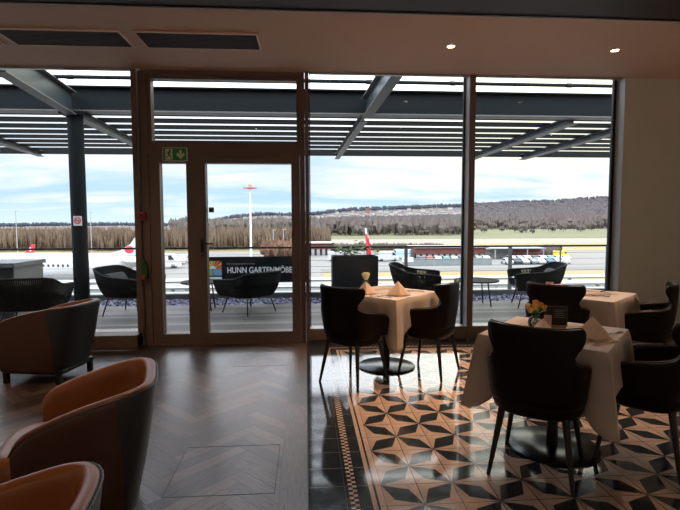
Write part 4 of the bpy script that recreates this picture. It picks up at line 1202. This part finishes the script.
fg = thing('flag', 'limp red and white flag hanging behind the planter', 'flag', (pxd(368.5, 26), 26, GZ))
MB().lathe([(.035, 0), (.03, 9.1)], n=10).build('pole', M['flange'], fg)
P = []
for i in range(15):
    v = i / 14; P.append([(-.10 + (u * (.10 + .16 * v)) + .08 * v, .05 * math.sin(u * 9 + v * 2), 9.1 - 1.45 * v) for u in np.linspace(0, 1, 9)])
mb = MB(); mb.grid(P)
for i, fc in enumerate(mb.f): mb.m[i] = 1 if fc[0] // 9 < 3 else (1 if (fc[0] % 9 > 5 and fc[0] // 9 < 5) else 0)
o = mb.build('cloth', [M['red_paint'], M['white']], fg, smooth=True); q = o.modifiers.new('t', 'SOLIDIFY'); q.thickness = .01

# ------------------------------------------------------------------ sky
w = bpy.data.worlds.new('World'); sc.world = w; w.use_nodes = True; nt = w.node_tree
class WN(NT):
    def __init__(s, nt): s.nt = nt
W = WN(nt); bg = nt.nodes['Background']
tc = W.n('ShaderNodeTexCoord'); sp = W.n('ShaderNodeSeparateXYZ'); W.link(tc.outputs['Generated'], sp.inputs[0])
dx, dy, dz = (S(nt, sp.outputs[i]) for i in range(3))
el = dz.mx(0); k = el + .12
cu, cv = dx / k, dy / k
n1 = W.noise(W.vec(cu * .55, cv * 1.1, 0), 1.3, 6, .58, .4); n2 = W.noise(W.vec(cu * .3 + 5, cv * .8, 2), 1.0, 4, .5)
base0 = W.ramp(el * 2.2, [(0, (.62, .77, .90)), (.10, (.46, .66, .87)), (.35, (.55, .71, .90)), (1, (.34, .50, .80))])
warm0 = ((dx - .02) * 2.6).clamp() * (dy.gt(0))
base = W.mix(warm0 * .65, base0, (.78, .83, .86))
cloud = ((n1 * .65 + n2 * .35 - .435 + (el - .075) * 1.5 + warm0 * .14) * 6).clamp()
base = base0
ccol = W.mix(n2, (.72, .76, .90), (.97, .96, .97))
warm = ((dx - .02) * 2.6).clamp() * (dy.gt(0))
ccol = W.mix(warm * .9, ccol, (1.05, 1.0, .78))
c = W.mix(cloud * .92, base, ccol)
haze = ((.05 - el) * 16).clamp() * .45
c = W.mix(haze, c, W.mix(warm, (.72, .82, .92), (.95, .93, .80)))
W.link(c, bg.inputs[0]); W.link(1.08 + ((el - .17) * 7).clamp() * 3.0, bg.inputs[1])

# ------------------------------------------------------------------ camera
cam = bpy.data.cameras.new('camera'); co = bpy.data.objects.new('camera', cam); col.objects.link(co)
cam.sensor_width = 36; cam.lens = 489 / 680 * 36; cam.clip_end = 6000; cam.clip_start = .05
pit, yaw, rol = R(-3.889), R(4.012), R(-.162)
f = Vector((math.sin(yaw) * math.cos(pit), math.cos(yaw) * math.cos(pit), math.sin(pit))); r = Vector((math.cos(yaw), -math.sin(yaw), 0)); u = r.cross(f)
r2 = r * math.cos(rol) + u * math.sin(rol); u2 = -r * math.sin(rol) + u * math.cos(rol)
mt = Matrix((r2, u2, -f)).transposed().to_4x4(); mt.translation = (0, 0, 1.45); co.matrix_world = mt
sc.camera = co
sc.view_settings.view_transform = 'Standard'; sc.view_settings.look = 'None'; sc.view_settings.gamma = 1; sc.view_settings.exposure = 0.3
sc.view_settings.use_curve_mapping = False
sc.cycles.max_bounces = 10; sc.cycles.transparent_max_bounces = 24; sc.cycles.sample_clamp_indirect = 4
sc.cycles.caustics_reflective = False; sc.cycles.caustics_refractive = False; sc.cycles.blur_glossy = .5
